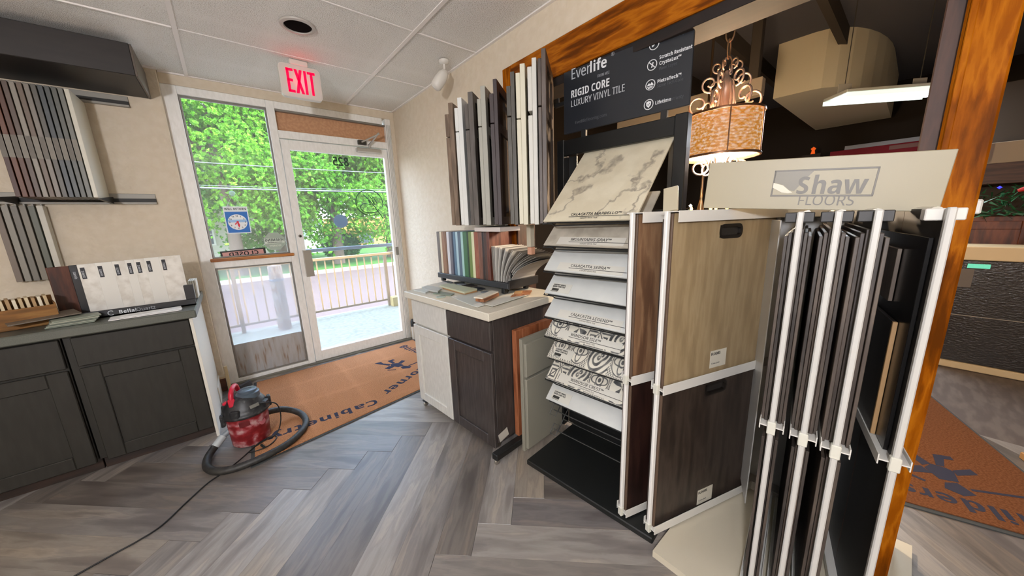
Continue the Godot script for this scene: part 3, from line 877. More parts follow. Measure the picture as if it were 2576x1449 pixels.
func mat_figure(parent: Node, m: Material, xf: Transform3D) -> void:
	var st := begin()
	for p in [
		[[-0.02, 0.10], [0.03, 0.12], [0.05, 0.17], [0.0, 0.20], [-0.05, 0.17]],
		[[-0.05, 0.0], [-0.03, 0.09], [0.04, 0.10], [0.06, 0.02], [0.02, -0.03], [-0.03, -0.02]],
		[[-0.14, -0.02], [-0.13, -0.06], [-0.05, -0.01], [-0.05, 0.03]],
		[[0.05, 0.06], [0.13, 0.09], [0.15, 0.05], [0.07, 0.01]],
		[[-0.03, -0.03], [-0.06, -0.11], [-0.10, -0.12], [-0.10, -0.15], [-0.03, -0.14], [0.0, -0.03]],
		[[0.02, -0.03], [0.05, -0.10], [0.03, -0.16], [0.10, -0.16], [0.09, -0.10], [0.06, 0.0]],
		[[-0.26, 0.09], [-0.26, 0.075], [-0.05, 0.125], [-0.05, 0.14]],
		[[0.10, 0.14], [0.16, 0.10], [0.17, 0.115], [0.11, 0.155]],
	]:
		var poly := PackedVector2Array()
		for q in p: poly.append(Vector2(q[0], q[1]))
		addprism(st, poly, 0.0, 0.0008, xf)
	put(parent, "figure", st.commit(), m)

func build_mats() -> void:
	var rust := grained("rust mat", noise_tex(61, 0.13, 4, [[0.1, "a06c48"], [0.5, "c58a62"], [0.9, "d69f76"]], 512), Vector3(2.5, 2.5, 2.5), 0.95, "ffffff", 0.0, false, 0.1)
	rust.normal_enabled = true
	rust.normal_texture = noise_tex(63, 0.3, 2, [], 256, FastNoiseLite.TYPE_SIMPLEX_SMOOTH, 0.0, true, 8.0)
	var worn := grained("worn mat", noise_tex(65, 0.13, 4, [[0.1, "5f3c24"], [0.5, "704830"], [0.9, "7c5338"]], 256), Vector3(2.5, 2.5, 2.5), 0.95, "ffffff", 0.0, false, 0.1)
	var ink := mt("3a3c4a", 0.95, 0.0, 0.1)
	var rubber := mt("3c3f3f", 0.8)
	for which in 2:
		var c: Array
		if which == 0:
			c = [Vector2(-0.105, -2.315), Vector2(1.45, -2.525), Vector2(1.52, -3.685), Vector2(-0.02, -3.665)]
		else:
			var cor := Vector2(2.425, 0.741)
			var en := Vector2(-0.32, -0.95).normalized()
			var ef := Vector2(0.94, -0.345).normalized()
			c = [cor, cor + en * 0.95, cor + en * 0.95 + ef * 1.55, cor + ef * 1.55]
		var cen := Vector2.ZERO
		for p in c: cen += p / 4.0
		var t := thing("door_mat", ["rust brown entrance mat with dark lettering in front of the glass door", "rust brown mat with upside-down lettering right of the wooden post"][which], "mat")
		var outer := PackedVector2Array()
		var inner := PackedVector2Array()
		for p in c:
			outer.append(Vector2(p.x, p.y))
			inner.append(p + (cen - p).normalized() * 0.028)
		var flat := Transform3D(Basis(Vector3(1, 0, 0), Vector3(0, 0, 1), Vector3(0, 1, 0)), Vector3.ZERO)
		var st := begin()
		addprism(st, outer, 0.0005, 0.006, flat)
		put(t, "rubber_border", st.commit(), rubber)
		var st2 := begin()
		addprism(st2, inner, 0.006, 0.011, flat)
		put(t, "pile", st2.commit(), rust if which == 0 else worn)
		var y := 0.0112
		if which == 0:
			word_on_floor(t, "Builders", Vector2(1.325, -3.56), Vector2(1.44, -3.06), 0.085, ink, y)
			word_on_floor(t, "Corner", Vector2(1.26, -2.86), Vector2(0.79, -2.62), 0.082, ink, y)
			word_on_floor(t, "Cabinetry", Vector2(0.70, -2.55), Vector2(0.0, -2.585), 0.082, ink, y)
			mat_figure(t, ink, Transform3D(Basis(Vector3(-0.85, 0, -0.1), Vector3(0.35, 0, 0.95), Vector3(0, 1, 0)), Vector3(1.07, y, -3.13)))
		else:
			word_on_floor(t, "Builders", Vector2(2.50, 0.62), Vector2(2.365, 0.13), 0.085, ink, y)
			mat_figure(t, ink, Transform3D(Basis(Vector3(-0.35, 0, -0.95), Vector3(-0.95, 0, 0.35), Vector3(0, 1, 0)), Vector3(2.68, y, 0.26)))

func build_vacuum() -> void:
	var t := thing("vacuum_cleaner", "small dusty red wet-dry vacuum with a black lid and red handle", "vacuum cleaner", Vector3(-0.078, 0.0115, -2.65))
	var redt := grained("dusty red", noise_tex(71, 0.012, 4, [[0.25, "6d1016"], [0.45, "7e1a1e"], [0.62, "93444a"], [0.85, "b08a88"]], 256, FastNoiseLite.TYPE_SIMPLEX_SMOOTH, 10.0), Vector3(4, 4, 4), 0.45)
	var blk := grained("dusty black", noise_tex(73, 0.02, 4, [[0.3, "19191b"], [0.6, "232427"], [0.9, "4a4a48"]], 256), Vector3(5, 5, 5), 0.45)
	var smoke := mt("4a5660", 0.3)
	var red := mt("c01834", 0.4)
	put(t, "tank", lathe([Vector2(0.0, 0.0), Vector2(0.098, 0.0), Vector2(0.102, 0.006), Vector2(0.107, 0.10), Vector2(0.112, 0.195), Vector2(0.112, 0.205), Vector2(0.0, 0.205)], 40), redt)
	bx(t, "tank_recess", Vector3(-0.02, 0.165, 0.106), Vector3(0.055, 0.036, 0.010), mt("5c0f14", 0.5), 0.006)
	var lid := begin()
	addlathe(lid, [Vector2(0.0, 0.200), Vector2(0.112, 0.200), Vector2(0.126, 0.202), Vector2(0.130, 0.210), Vector2(0.126, 0.222), Vector2(0.119, 0.226), Vector2(0.115, 0.245), Vector2(0.108, 0.262), Vector2(0.094, 0.285), Vector2(0.080, 0.312), Vector2(0.060, 0.326), Vector2(0.0, 0.330)], 40)
	for k in 4:
		var a := TAU * k / 4.0 + 0.5
		addbox(lid, Vector3(cos(a) * 0.112, 0.238, sin(a) * 0.112), Vector3(0.03, 0.05, 0.05), 0.006, Basis(Vector3.UP, -a))
	put(t, "lid", lid.commit(), blk)
	put(t, "motor_cover", lathe([Vector2(0.062, 0.300), Vector2(0.062, 0.330), Vector2(0.056, 0.334), Vector2(0.050, 0.336), Vector2(0.050, 0.348), Vector2(0.044, 0.352), Vector2(0.024, 0.353), Vector2(0.022, 0.349), Vector2(0.0, 0.349)], 36), smoke, Vector3(0.024, 0.0, 0.012))
	# handle: a flat red bow across the top
	var hb := []
	for q in [[-0.062, 0.285, 0.055], [-0.058, 0.345, 0.045], [-0.050, 0.372, 0.020], [-0.040, 0.380, -0.02], [-0.030, 0.370, -0.055], [-0.024, 0.330, -0.075]]:
		hb.append(Vector3(q[0], q[1], q[2]))
	var st := begin()
	addtube(st, smooth_path(hb, 5), 0.0135, 8)
	put(t, "handle", st.commit(), red)
	bx(t, "handle_foot", Vector3(-0.060, 0.305, 0.058), Vector3(0.034, 0.050, 0.020), red, 0.005, Vector3(-0.3, 0.2, 0))
	bx(t, "switch", Vector3(-0.095, 0.292, 0.0), Vector3(0.026, 0.016, 0.022), red, 0.004, Vector3(0, 0, 0.5))
	var lat := begin()
	addbox(lat, Vector3(0.123, 0.235, 0.01), Vector3(0.022, 0.07, 0.04), 0.006)
	put(t, "latch", lat.commit(), blk)
	var lat2 := begin()
	addbox(lat2, Vector3(-0.121, 0.195, 0.03), Vector3(0.022, 0.075, 0.04), 0.006)
	put(t, "latch", lat2.commit(), blk)
	bx(t, "label_plate", Vector3(0.045, 0.262, 0.098), Vector3(0.05, 0.022, 0.008), mt("6e6d66", 0.5), 0.002, Vector3(-0.5, 0.4, 0))
	put(t, "round_badge", lathe([Vector2(0, 0), Vector2(0.020, 0), Vector2(0.020, 0.002), Vector2(0, 0.002)], 20), mt("b06068", 0.5), Vector3(0.069, 0.135, 0.082), Vector3(PI / 2 - 0.06, 0.68, 0))
	# power cord leaves the lid, loops on the floor and runs off towards the camera
	var o := t.position
	var cord := [Vector3(0.062, 0.262, 0.085), Vector3(0.10, 0.262, 0.10), Vector3(0.155, 0.225, 0.085), Vector3(0.168, 0.14, 0.075), Vector3(0.15, 0.05, 0.075), Vector3(0.115, 0.008, 0.085), Vector3(0.05, 0.006, 0.105)]
	for q in [[-0.105, -2.50], [-0.055, -2.46], [0.005, -2.475], [0.045, -2.535], [0.02, -2.575], [-0.05, -2.545], [-0.14, -2.46], [-0.215, -2.385], [-0.29, -2.335], [-0.37, -2.235], [-0.45, -2.125], [-0.52, -2.085], [-0.60, -2.062], [-0.72, -2.02], [-0.86, -1.94]]:
		cord.append(Vector3(q[0], 0.0165 if q[0] > -0.1 else 0.006, q[1]) - o)
	put(t, "power_cord", tube(smooth_path(cord, 6), 0.0036, 7), mt("151515", 0.5))
	bx(t, "cord_clip", Vector3(0.045, 0.008, 0.165), Vector3(0.012, 0.012, 0.05), mt("17211b", 0.5), 0.003, Vector3(0, 0.3, 0))
	var rub := grained("hose rubber", noise_tex(75, 0.03, 3, [[0.2, "1f1e1c"], [0.8, "34322e"]], 256), Vector3(5, 5, 5), 0.55)
	var ho := []
	for q in [[-0.165, 0.115, -2.68], [-0.215, 0.085, -2.665], [-0.265, 0.045, -2.635], [-0.298, 0.024, -2.57], [-0.296, 0.022, -2.47], [-0.250, 0.022, -2.385], [-0.165, 0.022, -2.345], [-0.04, 0.031, -2.335], [0.085, 0.033, -2.375], [0.175, 0.033, -2.46], [0.222, 0.033, -2.575], [0.215, 0.036, -2.70], [0.165, 0.06, -2.765], [0.10, 0.10, -2.755], [0.025, 0.125, -2.725]]:
		ho.append(Vector3(q[0], q[1], q[2]) - o)
	put(t, "hose", tube(smooth_path(ho.slice(2), 14), 0.0205, 12, 0.03), rub)
	var cuff := begin()
	addtube(cuff, [ho[0], ho[1]], 0.017, 12)
	put(t, "hose_wand", cuff.commit(), mt("7d858a", 0.3))
	var cuff2 := begin()
	addtube(cuff2, [ho[1], (ho[1] + ho[2]) * 0.5, ho[2] * 0.9 + ho[1] * 0.1], 0.0225, 14)
	put(t, "hose_cuff", cuff2.commit(), mt("a9afb0", 0.35))
	bx(self, "dark_flap", Vector3(-0.075, 0.03, -3.60), Vector3(0.085, 0.05, 0.03), mt("3f4247", 0.5), 0.004, Vector3(0, 0.3, 0.25))
	tag(get_node("dark_flap"), "small dark grey plastic piece on the floor behind the vacuum by the window frame", "plastic piece")
	tag(bx(self, "wood_stick", Vector3(-0.185, 0.11, -3.67), Vector3(0.022, 0.22, 0.030), mt("cdb78e", 0.6), 0.002), "short pale wooden stick standing at the foot of the window frame", "wood stick")

# ------------------------------------------------------------------ rolling cabinet island by the right wall
const ISLE := Vector3(0.974, 0.0, -2.334)
var isle_turn := deg_to_rad(-85.58)

func isle(x: float, y: float, z: float) -> Vector3:
	return ISLE + Basis(Vector3.UP, isle_turn) * Vector3(x, y, z)

func slabpoly(pts: Array, y0: float, y1: float) -> ArrayMesh:
	var poly := PackedVector2Array()
	for p in pts: poly.append(Vector2(p[0], p[1]))
	var st := begin()
	addprism(st, poly, y0, y1, Transform3D(Basis(Vector3(1, 0, 0), Vector3(0, 0, 1), Vector3(0, 1, 0)), Vector3.ZERO))
	return st.commit()

func flat_piece(called: String, label: String, category: String, pts: Array, y0: float, y1: float, m: Material, group := "") -> MeshInstance3D:
	var o := put(self, called, slabpoly(pts, y0, y1), m, ISLE, Vector3(0, isle_turn, 0))
	tag(o, label, category, group)
	return o

func build_island() -> void:
	var white := grained("white cabinet", noise_tex(81, 0.05, 3, [[0.2, "c9c7bf"], [0.8, "d3d1c9"]], 256), Vector3(4, 1, 4), 0.45)
	var dark := grained("espresso cabinet", noise_tex(83, 0.02, 5, [[0.2, "332d2b"], [0.5, "3d3633"], [0.8, "46403d"]], 256), Vector3(9, 1, 9), 0.42)
	var black := mt("161615", 0.5)
	for u in 2:
		var m: Material = [white, dark][u]
		var x0: float = [0.048, 0.492][u]
		var w: float = [0.440, 0.428][u]
		var t := thing("island_cabinet", ["white shaker cabinet on the left half of the rolling island", "dark espresso shaker cabinet on the right half of the rolling island"][u], "cabinet", isle(x0, 0, 0), isle_turn)
		bl(t, "body", Vector3(0.0, 0.078, -0.545), Vector3(w, 0.846, 0.008), m)
		bl(t, "drawer_front", Vector3(0.002, 0.662, 0.009), Vector3(w - 0.004, 0.832, 0.030), m, 0.004)
		shaker(t, "door", 0.002, w - 0.004, 0.050, 0.648, 0.030, m, 0.068, 0.021)
		if u == 1:
			bx(t, "paper_label", Vector3(w + 0.001, 0.115, -0.035), Vector3(0.001, 0.055, 0.075), mt("b9b4a8", 0.7), 0.0, Vector3(0.25, 0, 0))
	var ct := thing("island_countertop", "white quartz countertop on the rolling cabinet island", "countertop", ISLE, isle_turn)
	bl(ct, "slab", Vector3(0.008, 0.847, -0.585), Vector3(0.945, 0.893, 0.058), grained("ivory quartz", noise_tex(85, 0.1, 3, [[0.2, "cfc8b6"], [0.8, "d9d3c3"]], 256), Vector3(5, 5, 5), 0.35), 0.004)
	var cart := thing("caster_cart", "black steel caster cart under the rolling cabinet island", "base", ISLE, isle_turn)
	var chrome := mt("b8b4ac", 0.2, 0.9)
	for x in [0.105, 0.968]:
		var dx: float = 0.022
		bl(cart, "rail", Vector3(x - dx, 0.036, -0.50), Vector3(x + dx, 0.049 if x < 0.5 else 0.076, 0.034 if x < 0.5 else 0.085), black, 0.004)
		for z in [-0.44, 0.018 if x < 0.5 else 0.065]:
			var st := begin()
			addlathe(st, [Vector2(0.0, -0.007), Vector2(0.016, -0.007), Vector2(0.019, -0.004), Vector2(0.019, 0.004), Vector2(0.016, 0.007), Vector2(0.0, 0.007)], 20, Vector3(0, 0.0185, 0), Basis.from_euler(Vector3(0, 0, PI / 2)))
			addtube(st, [Vector3(0.0, 0.0185, 0.0), Vector3(0.0, 0.037, 0.0)], 0.006, 8)
			put(cart, "caster", st.commit(), chrome, Vector3(x, 0.0, z))
	bl(cart, "cross_bar", Vector3(0.137, 0.036, -0.46), Vector3(0.946, 0.070, -0.42), black, 0.003)

	# loose samples lying on the top
	var T := 0.8935
	flat_piece("white_sheet", "large white marble-look sheet lying in the middle of the island top", "sheet", [[0.44, -0.05], [0.50, -0.25], [0.73, -0.13], [0.765, 0.012]], T, T + 0.003, mt("c9cac4", 0.4))
	flat_piece("white_sheet", "small white sheet near the front edge of the island top", "sheet", [[0.757, 0.018], [0.731, -0.058], [0.80, -0.042], [0.806, 0.018]], T + 0.0032, T + 0.006, mt("d8d9d2", 0.4))
	flat_piece("white_sheet", "long white sheet along the right end of the island top", "sheet", [[0.80, -0.045], [0.735, -0.27], [0.835, -0.39], [0.870, -0.04]], T + 0.0064, T + 0.0095, mt("d2d0c6", 0.4))
	flat_piece("laminate_panel", "pale cream panel lying at the back left of the island top", "panel sample", [[-0.0, -0.125], [-0.035, -0.315], [0.105, -0.275], [0.185, -0.155]], T, T + 0.010, mt("d6cec0", 0.45))
	flat_piece("laminate_panel", "long pale green panel with a wooden edge lying on the island top", "panel sample", [[0.135, -0.165], [0.115, -0.255], [0.462, -0.258], [0.486, -0.132]], T + 0.0105, T + 0.022, mt("c3c4a6", 0.4))
	flat_piece("core_edge", "wooden board under the long pale green panel on the island top", "panel sample", [[0.15, -0.160], [0.14, -0.250], [0.47, -0.250], [0.480, -0.140]], T + 0.001, T + 0.0104, mt("a97f52", 0.6))
	flat_piece("stone_chip", "white square stone chip at the front left corner of the island top", "stone sample", [[0.060, 0.004], [0.066, -0.044], [0.190, -0.040], [0.215, 0.002]], T, T + 0.008, mt("c6cbc9", 0.35))
	flat_piece("stone_chip", "rough-edged pale stone piece on top of the front left chips", "stone sample", [[0.07, -0.055], [0.06, -0.10], [0.12, -0.125], [0.24, -0.115], [0.300, -0.045], [0.255, -0.040], [0.17, -0.036]], T + 0.0085, T + 0.020, mt("b9bcb8", 0.4))
	flat_piece("slate_chip", "flat grey-green slate piece in the middle front of the island top", "stone sample", [[0.269, -0.025], [0.262, -0.09], [0.40, -0.11], [0.433, -0.06]], T, T + 0.006, mt("7d8a7c", 0.35))
	var gd := put(self, "glass_disc", lathe([Vector2(0, 0), Vector2(0.030, 0), Vector2(0.033, 0.002), Vector2(0.030, 0.004), Vector2(0, 0.004)], 28), mt("a9bab2", 0.15), isle(0.400, T, -0.005))
	tag(gd, "small round glassy disc near the front edge of the island top", "disc")
	for q in [[[-0.04, -0.30], [-0.026, -0.35], [0.063, -0.332], [0.067, -0.296], "5c6064", "thin grey stone piece at the far left under the sample tray"], [[0.085, -0.33], [0.10, -0.39], [0.15, -0.38], [0.14, -0.32], "2f3236", "black stone piece second from the left under the sample tray"], [[0.16, -0.30], [0.17, -0.36], [0.215, -0.35], [0.22, -0.305], "8d9296", "light grey stone piece under the middle of the sample tray"], [[0.23, -0.29], [0.24, -0.38], [0.33, -0.36], [0.32, -0.29], "4d4640", "brown stone piece under the middle of the sample tray"], [[0.376, -0.275], [0.39, -0.335], [0.46, -0.33], [0.465, -0.28], "33363a", "dark slate piece under the right half of the sample tray"], [[0.52, -0.24], [0.53, -0.285], [0.64, -0.28], [0.625, -0.24], "6b6e72", "narrow grey strip in front of the right half of the sample tray"]]:
		flat_piece("stone_piece", q[5], "stone sample", q.slice(0, 4), T + 0.0035, T + 0.012, mt(q[4], 0.35))
	var ws := [[0.705, -0.050], [0.645, -0.235], [0.712, -0.235], [0.770, -0.060]]
	flat_piece("wood_sample", "thick brown wooden block with a pale top at the right of the island top", "wood sample", ws, T + 0.0101, T + 0.028, wood("raw wood", "70452c", "8d5c3c", "a5714c", 2, 0.6, 9))
	flat_piece("tile_strip", "cream strip lying on the thick brown wooden block", "tile sample", [[0.695, -0.045], [0.640, -0.238], [0.700, -0.240], [0.756, -0.062]], T + 0.0285, T + 0.036, mt("e2dccb", 0.4))
	flat_piece("wood_sample", "flat brown wood chip under the right end of the black tray", "wood sample", [[0.80, -0.25], [0.73, -0.40], [0.79, -0.46], [0.845, -0.38]], T + 0.0101, T + 0.017, wood("raw wood", "70452c", "8d5c3c", "a5714c", 0, 0.6, 9))
	flat_piece("wood_sample", "small tan wood chip on the flat brown one at the right of the tray", "wood sample", [[0.77, -0.31], [0.745, -0.35], [0.77, -0.39], [0.805, -0.34]], T + 0.0175, T + 0.025, mt("b08a5a", 0.6))

	# black tray with upright colour samples
	var ty := 0.968
	var tr := thing("sample_tray", "black raised tray of upright colour samples on the island top", "tray", ISLE, isle_turn)
	bl(tr, "deck", Vector3(-0.098, 0.935, -0.585), Vector3(0.728, 0.966, -0.315), black, 0.003)
	bl(tr, "front_lip", Vector3(-0.098, 0.933, -0.315), Vector3(0.728, 0.972, -0.300), mt("2e3033", 0.4), 0.004)
	bl(tr, "end_lip", Vector3(0.728, 0.933, -0.585), Vector3(0.740, 0.990, -0.300), mt("151516", 0.5), 0.003)
	for x in [-0.06, 0.66]:
		for z in [-0.33, -0.54]:
			bl(tr, "foot", Vector3(x - 0.015, 0.8945 if x > 0 else 0.9045, z - 0.015), Vector3(x + 0.015, 0.936, z + 0.015), black, 0.002)
	var cols := [["6f665f", "taupe grey"], ["d7cfb6", "cream"], ["8a6243", "tan wood"], ["cfd0d4", "pale lavender"], ["6c6a72", "grey purple"], ["1c2742", "navy"], ["56758c", "steel blue"], ["a9c6d0", "light blue"], ["536577", "slate blue"], ["a3c8c4", "pale aqua"], ["3f6b46", "leaf green"], ["1f3a24", "dark green"], ["6e8444", "olive"], ["d3d6ae", "pale yellow-green"], ["8a4a30", "brick"], ["6f4736", "chestnut brown"], ["2c201c", "near-black brown"], ["4a332a", "dark brown"], ["58291b", "red-brown"]]
	var xs := [-0.098, -0.057, -0.030, 0.039, 0.072, 0.108, 0.126, 0.158, 0.186, 0.223, 0.250, 0.296, 0.316, 0.350, 0.380, 0.424, 0.466, 0.489, 0.514, 0.545]
	for k in cols.size():
		var nm: String = cols[k][1]
		var lab := "%s colour sample in the black tray, standing right of the %s one" % [nm, cols[k - 1][1]] if k > 0 else "taupe grey colour sample at the left end of the black tray"
		var t := thing("colour_sample", lab, "colour sample", isle(xs[k] + 0.001, ty, -0.318), isle_turn)
		var h := 0.332 if k < 18 else 0.338
		var m: Material = mt(cols[k][0], 0.45) if not k in [2, 14, 15, 18] else wood("swatch%d" % k, Color(cols[k][0]).darkened(0.25).to_html(false), cols[k][0], Color(cols[k][0]).lightened(0.12).to_html(false), 1, 0.45, k)
		var wd: float = xs[k + 1] - xs[k] - 0.003
		bl(t, "panel", Vector3(0, 0, -0.245), Vector3(wd, h, 0.0), m, 0.0018)
		bl(t, "edge_band", Vector3(0.0015, 0.003, 0.0), Vector3(wd - 0.0015, h - 0.003, 0.0012), m, 0.0004)
	# fanned sample book
	var bk := thing("sample_book", "thick fanned-out book of grey swatch pages at the right of the tray", "book", ISLE, isle_turn)
	var pg := [mt("8f8b84", 0.7), mt("b3b0a9", 0.7), mt("6f6b66", 0.7), mt("a19d96", 0.7), mt("c6c3bb", 0.7)]
	for k in 22:
		var f := k / 21.0
		var bx0 := 0.552 + 0.165 * f
		var lean := 0.0 + pow(f, 1.6) * 0.27
		var len_ := 0.235
		var st := begin()
		var pl := PackedVector2Array()
		var back := []
		for i in 8:
			var s := i / 7.0
			var x := bx0 - 0.012 * (1.0 - f) * s + lean * pow(s, 1.7)
			var y := ty + len_ * s * (1.0 - 0.28 * f * f * s)
			pl.append(Vector2(x, y))
			back.append(Vector2(x + 0.0042, y + 0.0006))
		back.reverse()
		for b in back: pl.append(b)
		addprism(st, pl, -0.56, -0.335 - 0.006 * (k % 3))
		put(bk, "page", st.commit(), pg[(k * 3 + k / 4) % 5])
	bl(bk, "cover", Vector3(0.720, ty, -0.565), Vector3(0.727, ty + 0.075, -0.33), mt("1c1c1d", 0.5))

	# door samples leaning against the island's right-hand side
	var orange := wood("alder", "6f3c22", "8a5031", "9c6140", 1, 0.5, 12)
	var t1 := thing("door_sample", "reddish wooden cabinet door sample leaning on the right side of the island", "door sample", isle(0.928, 0.0765, 0), isle_turn)
	shakerside(t1, 0.0, 0.034, 0.0, 0.675, -0.52, -0.125, orange)
	var sage := mt("8a877a", 0.5)
	var t2 := thing("door_sample", "tall grey cabinet door sample with drawer front next to the black stand", "door sample", isle(0.992, 0.0, 0), isle_turn)
	bl(t2, "back_board", Vector3(0, 0.001, -0.50), Vector3(0.022, 0.715, -0.118), sage, 0.002)
	bl(t2, "drawer_front", Vector3(0.023, 0.485, -0.50), Vector3(0.043, 0.688, -0.128), sage, 0.003)
	bl(t2, "door", Vector3(0.023, 0.02, -0.50), Vector3(0.043, 0.470, -0.128), sage, 0.003)

func shakerside(t: Node, x0: float, x1: float, y0: float, y1: float, z0: float, z1: float, m: Material) -> void:
	# a frame-and-panel door standing edge-on: its face looks along +x
	var r := 0.055
	bl(t, "stile", Vector3(x0, y0, z1 - r), Vector3(x1, y1, z1), m, 0.002)
	bl(t, "stile", Vector3(x0, y0, z0), Vector3(x1, y1, z0 + r), m, 0.002)
	bl(t, "rail", Vector3(x0, y1 - r, z0 + r), Vector3(x1, y1, z1 - r), m, 0.002)
	bl(t, "rail", Vector3(x0, y0, z0 + r), Vector3(x1, y0 + r, z1 - r), m, 0.002)
	bl(t, "panel", Vector3(x0 + 0.006, y0 + r, z0 + r), Vector3(x1 - 0.008, y1 - r, z1 - r), m, 0.0)

# ------------------------------------------------------------------ cabinet door samples hanging from the wall
func build_door_fan() -> void:
	var black := mt("151515", 0.45, 0.3)
	var rk := thing("door_sample_rack", "black wall rack holding the fan of cabinet door samples", "rack", Vector3(XR, 0, -1.75))
	bl(rk, "wall_bar", Vector3(-0.012, 1.42, -0.55), Vector3(-0.002, 1.46, 0.36), black)
	bl(rk, "wall_bar", Vector3(-0.012, 2.00, -0.55), Vector3(-0.002, 2.04, 0.36), black)
	put(rk, "bracket", prism(PackedVector2Array([Vector2(-0.25, 1.335), Vector2(-0.002, 1.30), Vector2(-0.002, 1.335)]), -0.02, 0.02), black, Vector3(0, 0, -0.12))
	bl(rk, "white_shelf", Vector3(-0.27, 1.303, -0.18), Vector3(-0.10, 1.331, 0.10), mt("cfc4bb", 0.5), 0.003)
	# colour of the board and its fronts, left edge / middle / right edge along z where the free edges stand, tops
	var data := [
		["7a6654", "tan-brown", -2.139, -2.092, -2.040, 2.142, 2.075, 1.932, false],
		["dfe0dc", "bright white", -2.015, -1.976, -1.928, 2.142, 2.085, 1.943, false],
		["57514b", "grey-brown", -1.896, -1.855, -1.802, 2.141, 2.075, 1.930, false],
		["a3a297", "light sage grey", -1.760, -1.723, -1.675, 2.136, 2.070, 1.919, false],
		["3a3030", "espresso", -1.640, -1.602, -1.565, 2.135, 2.065, 1.911, false],
		["4a463d", "dark olive grey", -1.491, -1.454, -1.418, 2.124, 2.060, 1.912, false],
		["cbc6b0", "cream", -1.415, -1.378, -1.336, 2.136, 2.098, 1.883, false],
		["c6c4bb", "off-white", -1.328, -1.292, -1.255, 2.133, 2.098, 1.890, true],
		["4c4037", "large dark brown", -1.256, -1.228, -1.192, 2.150, 2.112, 1.905, false]]
	var th := deg_to_rad(36.87)
	for k in data.size():
		var d = data[k]
		var where: String = ["leftmost", "second from the left", "third from the left", "fourth from the left", "fifth, in the middle", "sixth from the left", "seventh from the left", "second from the right", "rightmost"][k]
		var t := thing("cabinet_door_sample", "%s cabinet door sample, %s in the hanging fan" % [d[1], where], "door sample", Vector3(1.25, 1.346, d[3]), th, "")
		var m: Material
		if k in [0, 2, 5, 8]:
			m = wood("door%d" % k, Color(d[0]).darkened(0.2).to_html(false), d[0], Color(d[0]).lightened(0.06).to_html(false), 1, 0.5, 20 + k)
		else:
			m = mt(d[0], 0.5)
		var tl: float = (d[3] - d[2]) * 0.615
		var tr: float = (d[4] - d[3]) * 0.615
		var L := 0.350
		var y1: float = d[5] - 1.346
		# back board: a frame with a recessed dark back
		var r := 0.048
		bl(t, "stile", Vector3(0, 0, 0.0006), Vector3(r, y1, tr), m, 0.0015)
		bl(t, "stile", Vector3(L - r, 0, 0.0006), Vector3(L, y1, tr), m, 0.0015)
		bl(t, "rail", Vector3(r, y1 - r, 0.0006), Vector3(L - r, y1, tr), m, 0.0015)
		bl(t, "rail", Vector3(r, 0.0, 0.0006), Vector3(L - r, r, tr), m, 0.0015)
		bl(t, "rail", Vector3(r, d[7] - 1.346 - 0.04, 0.0006), Vector3(L - r, d[7] - 1.346 + 0.01, tr), m, 0.0015)
		bl(t, "back_panel", Vector3(r, r, 0.0006), Vector3(L - r, y1 - r, 0.008), mt("3a302a", 0.7), 0.0)
		var gap := 0.006 if not d[8] else 0.020
		bl(t, "drawer_front", Vector3(0.002, d[7] - 1.346 + gap * 0.5, -tl), Vector3(L - 0.01, d[6] - 1.346, 0), m, 0.002)
		bl(t, "door_front", Vector3(0.002, 0.004, -tl), Vector3(L - 0.01, d[7] - 1.346 - gap * 0.5, 0), m, 0.002)
	tag(bx(self, "ivory_strip", Vector3(1.40, 1.275, -1.485), Vector3(0.035, 0.13, 0.034), mt("b7ae98", 0.6), 0.002), "narrow ivory strip hanging below the right end of the door sample fan", "strip sample")
	tag(bx(self, "pink_strip", Vector3(1.405, 1.185, -1.487), Vector3(0.032, 0.045, 0.036), mt("c28f72", 0.6), 0.002), "short salmon strip under the narrow ivory strip beside the stand", "strip sample")

# ------------------------------------------------------------------ black stand with sloping tile boards
const STAND := Vector3(1.107, 0.0, -1.249)
var stand_turn := deg_to_rad(-84.49)

func stand_at(x: float, y: float, z: float) -> Vector3:
	return STAND + Basis(Vector3.UP, stand_turn) * Vector3(x, y, z)

func near_lines(p: Vector2, lines: Array) -> float:
	var d := 9.0
	for l in lines:
		for k in l.size() - 1:
			d = min(d, p.distance_to(Geometry2D.get_closest_point_to_segment(p, l[k], l[k + 1])) / (0.6 + 0.4 * (k % 2)))
	return d

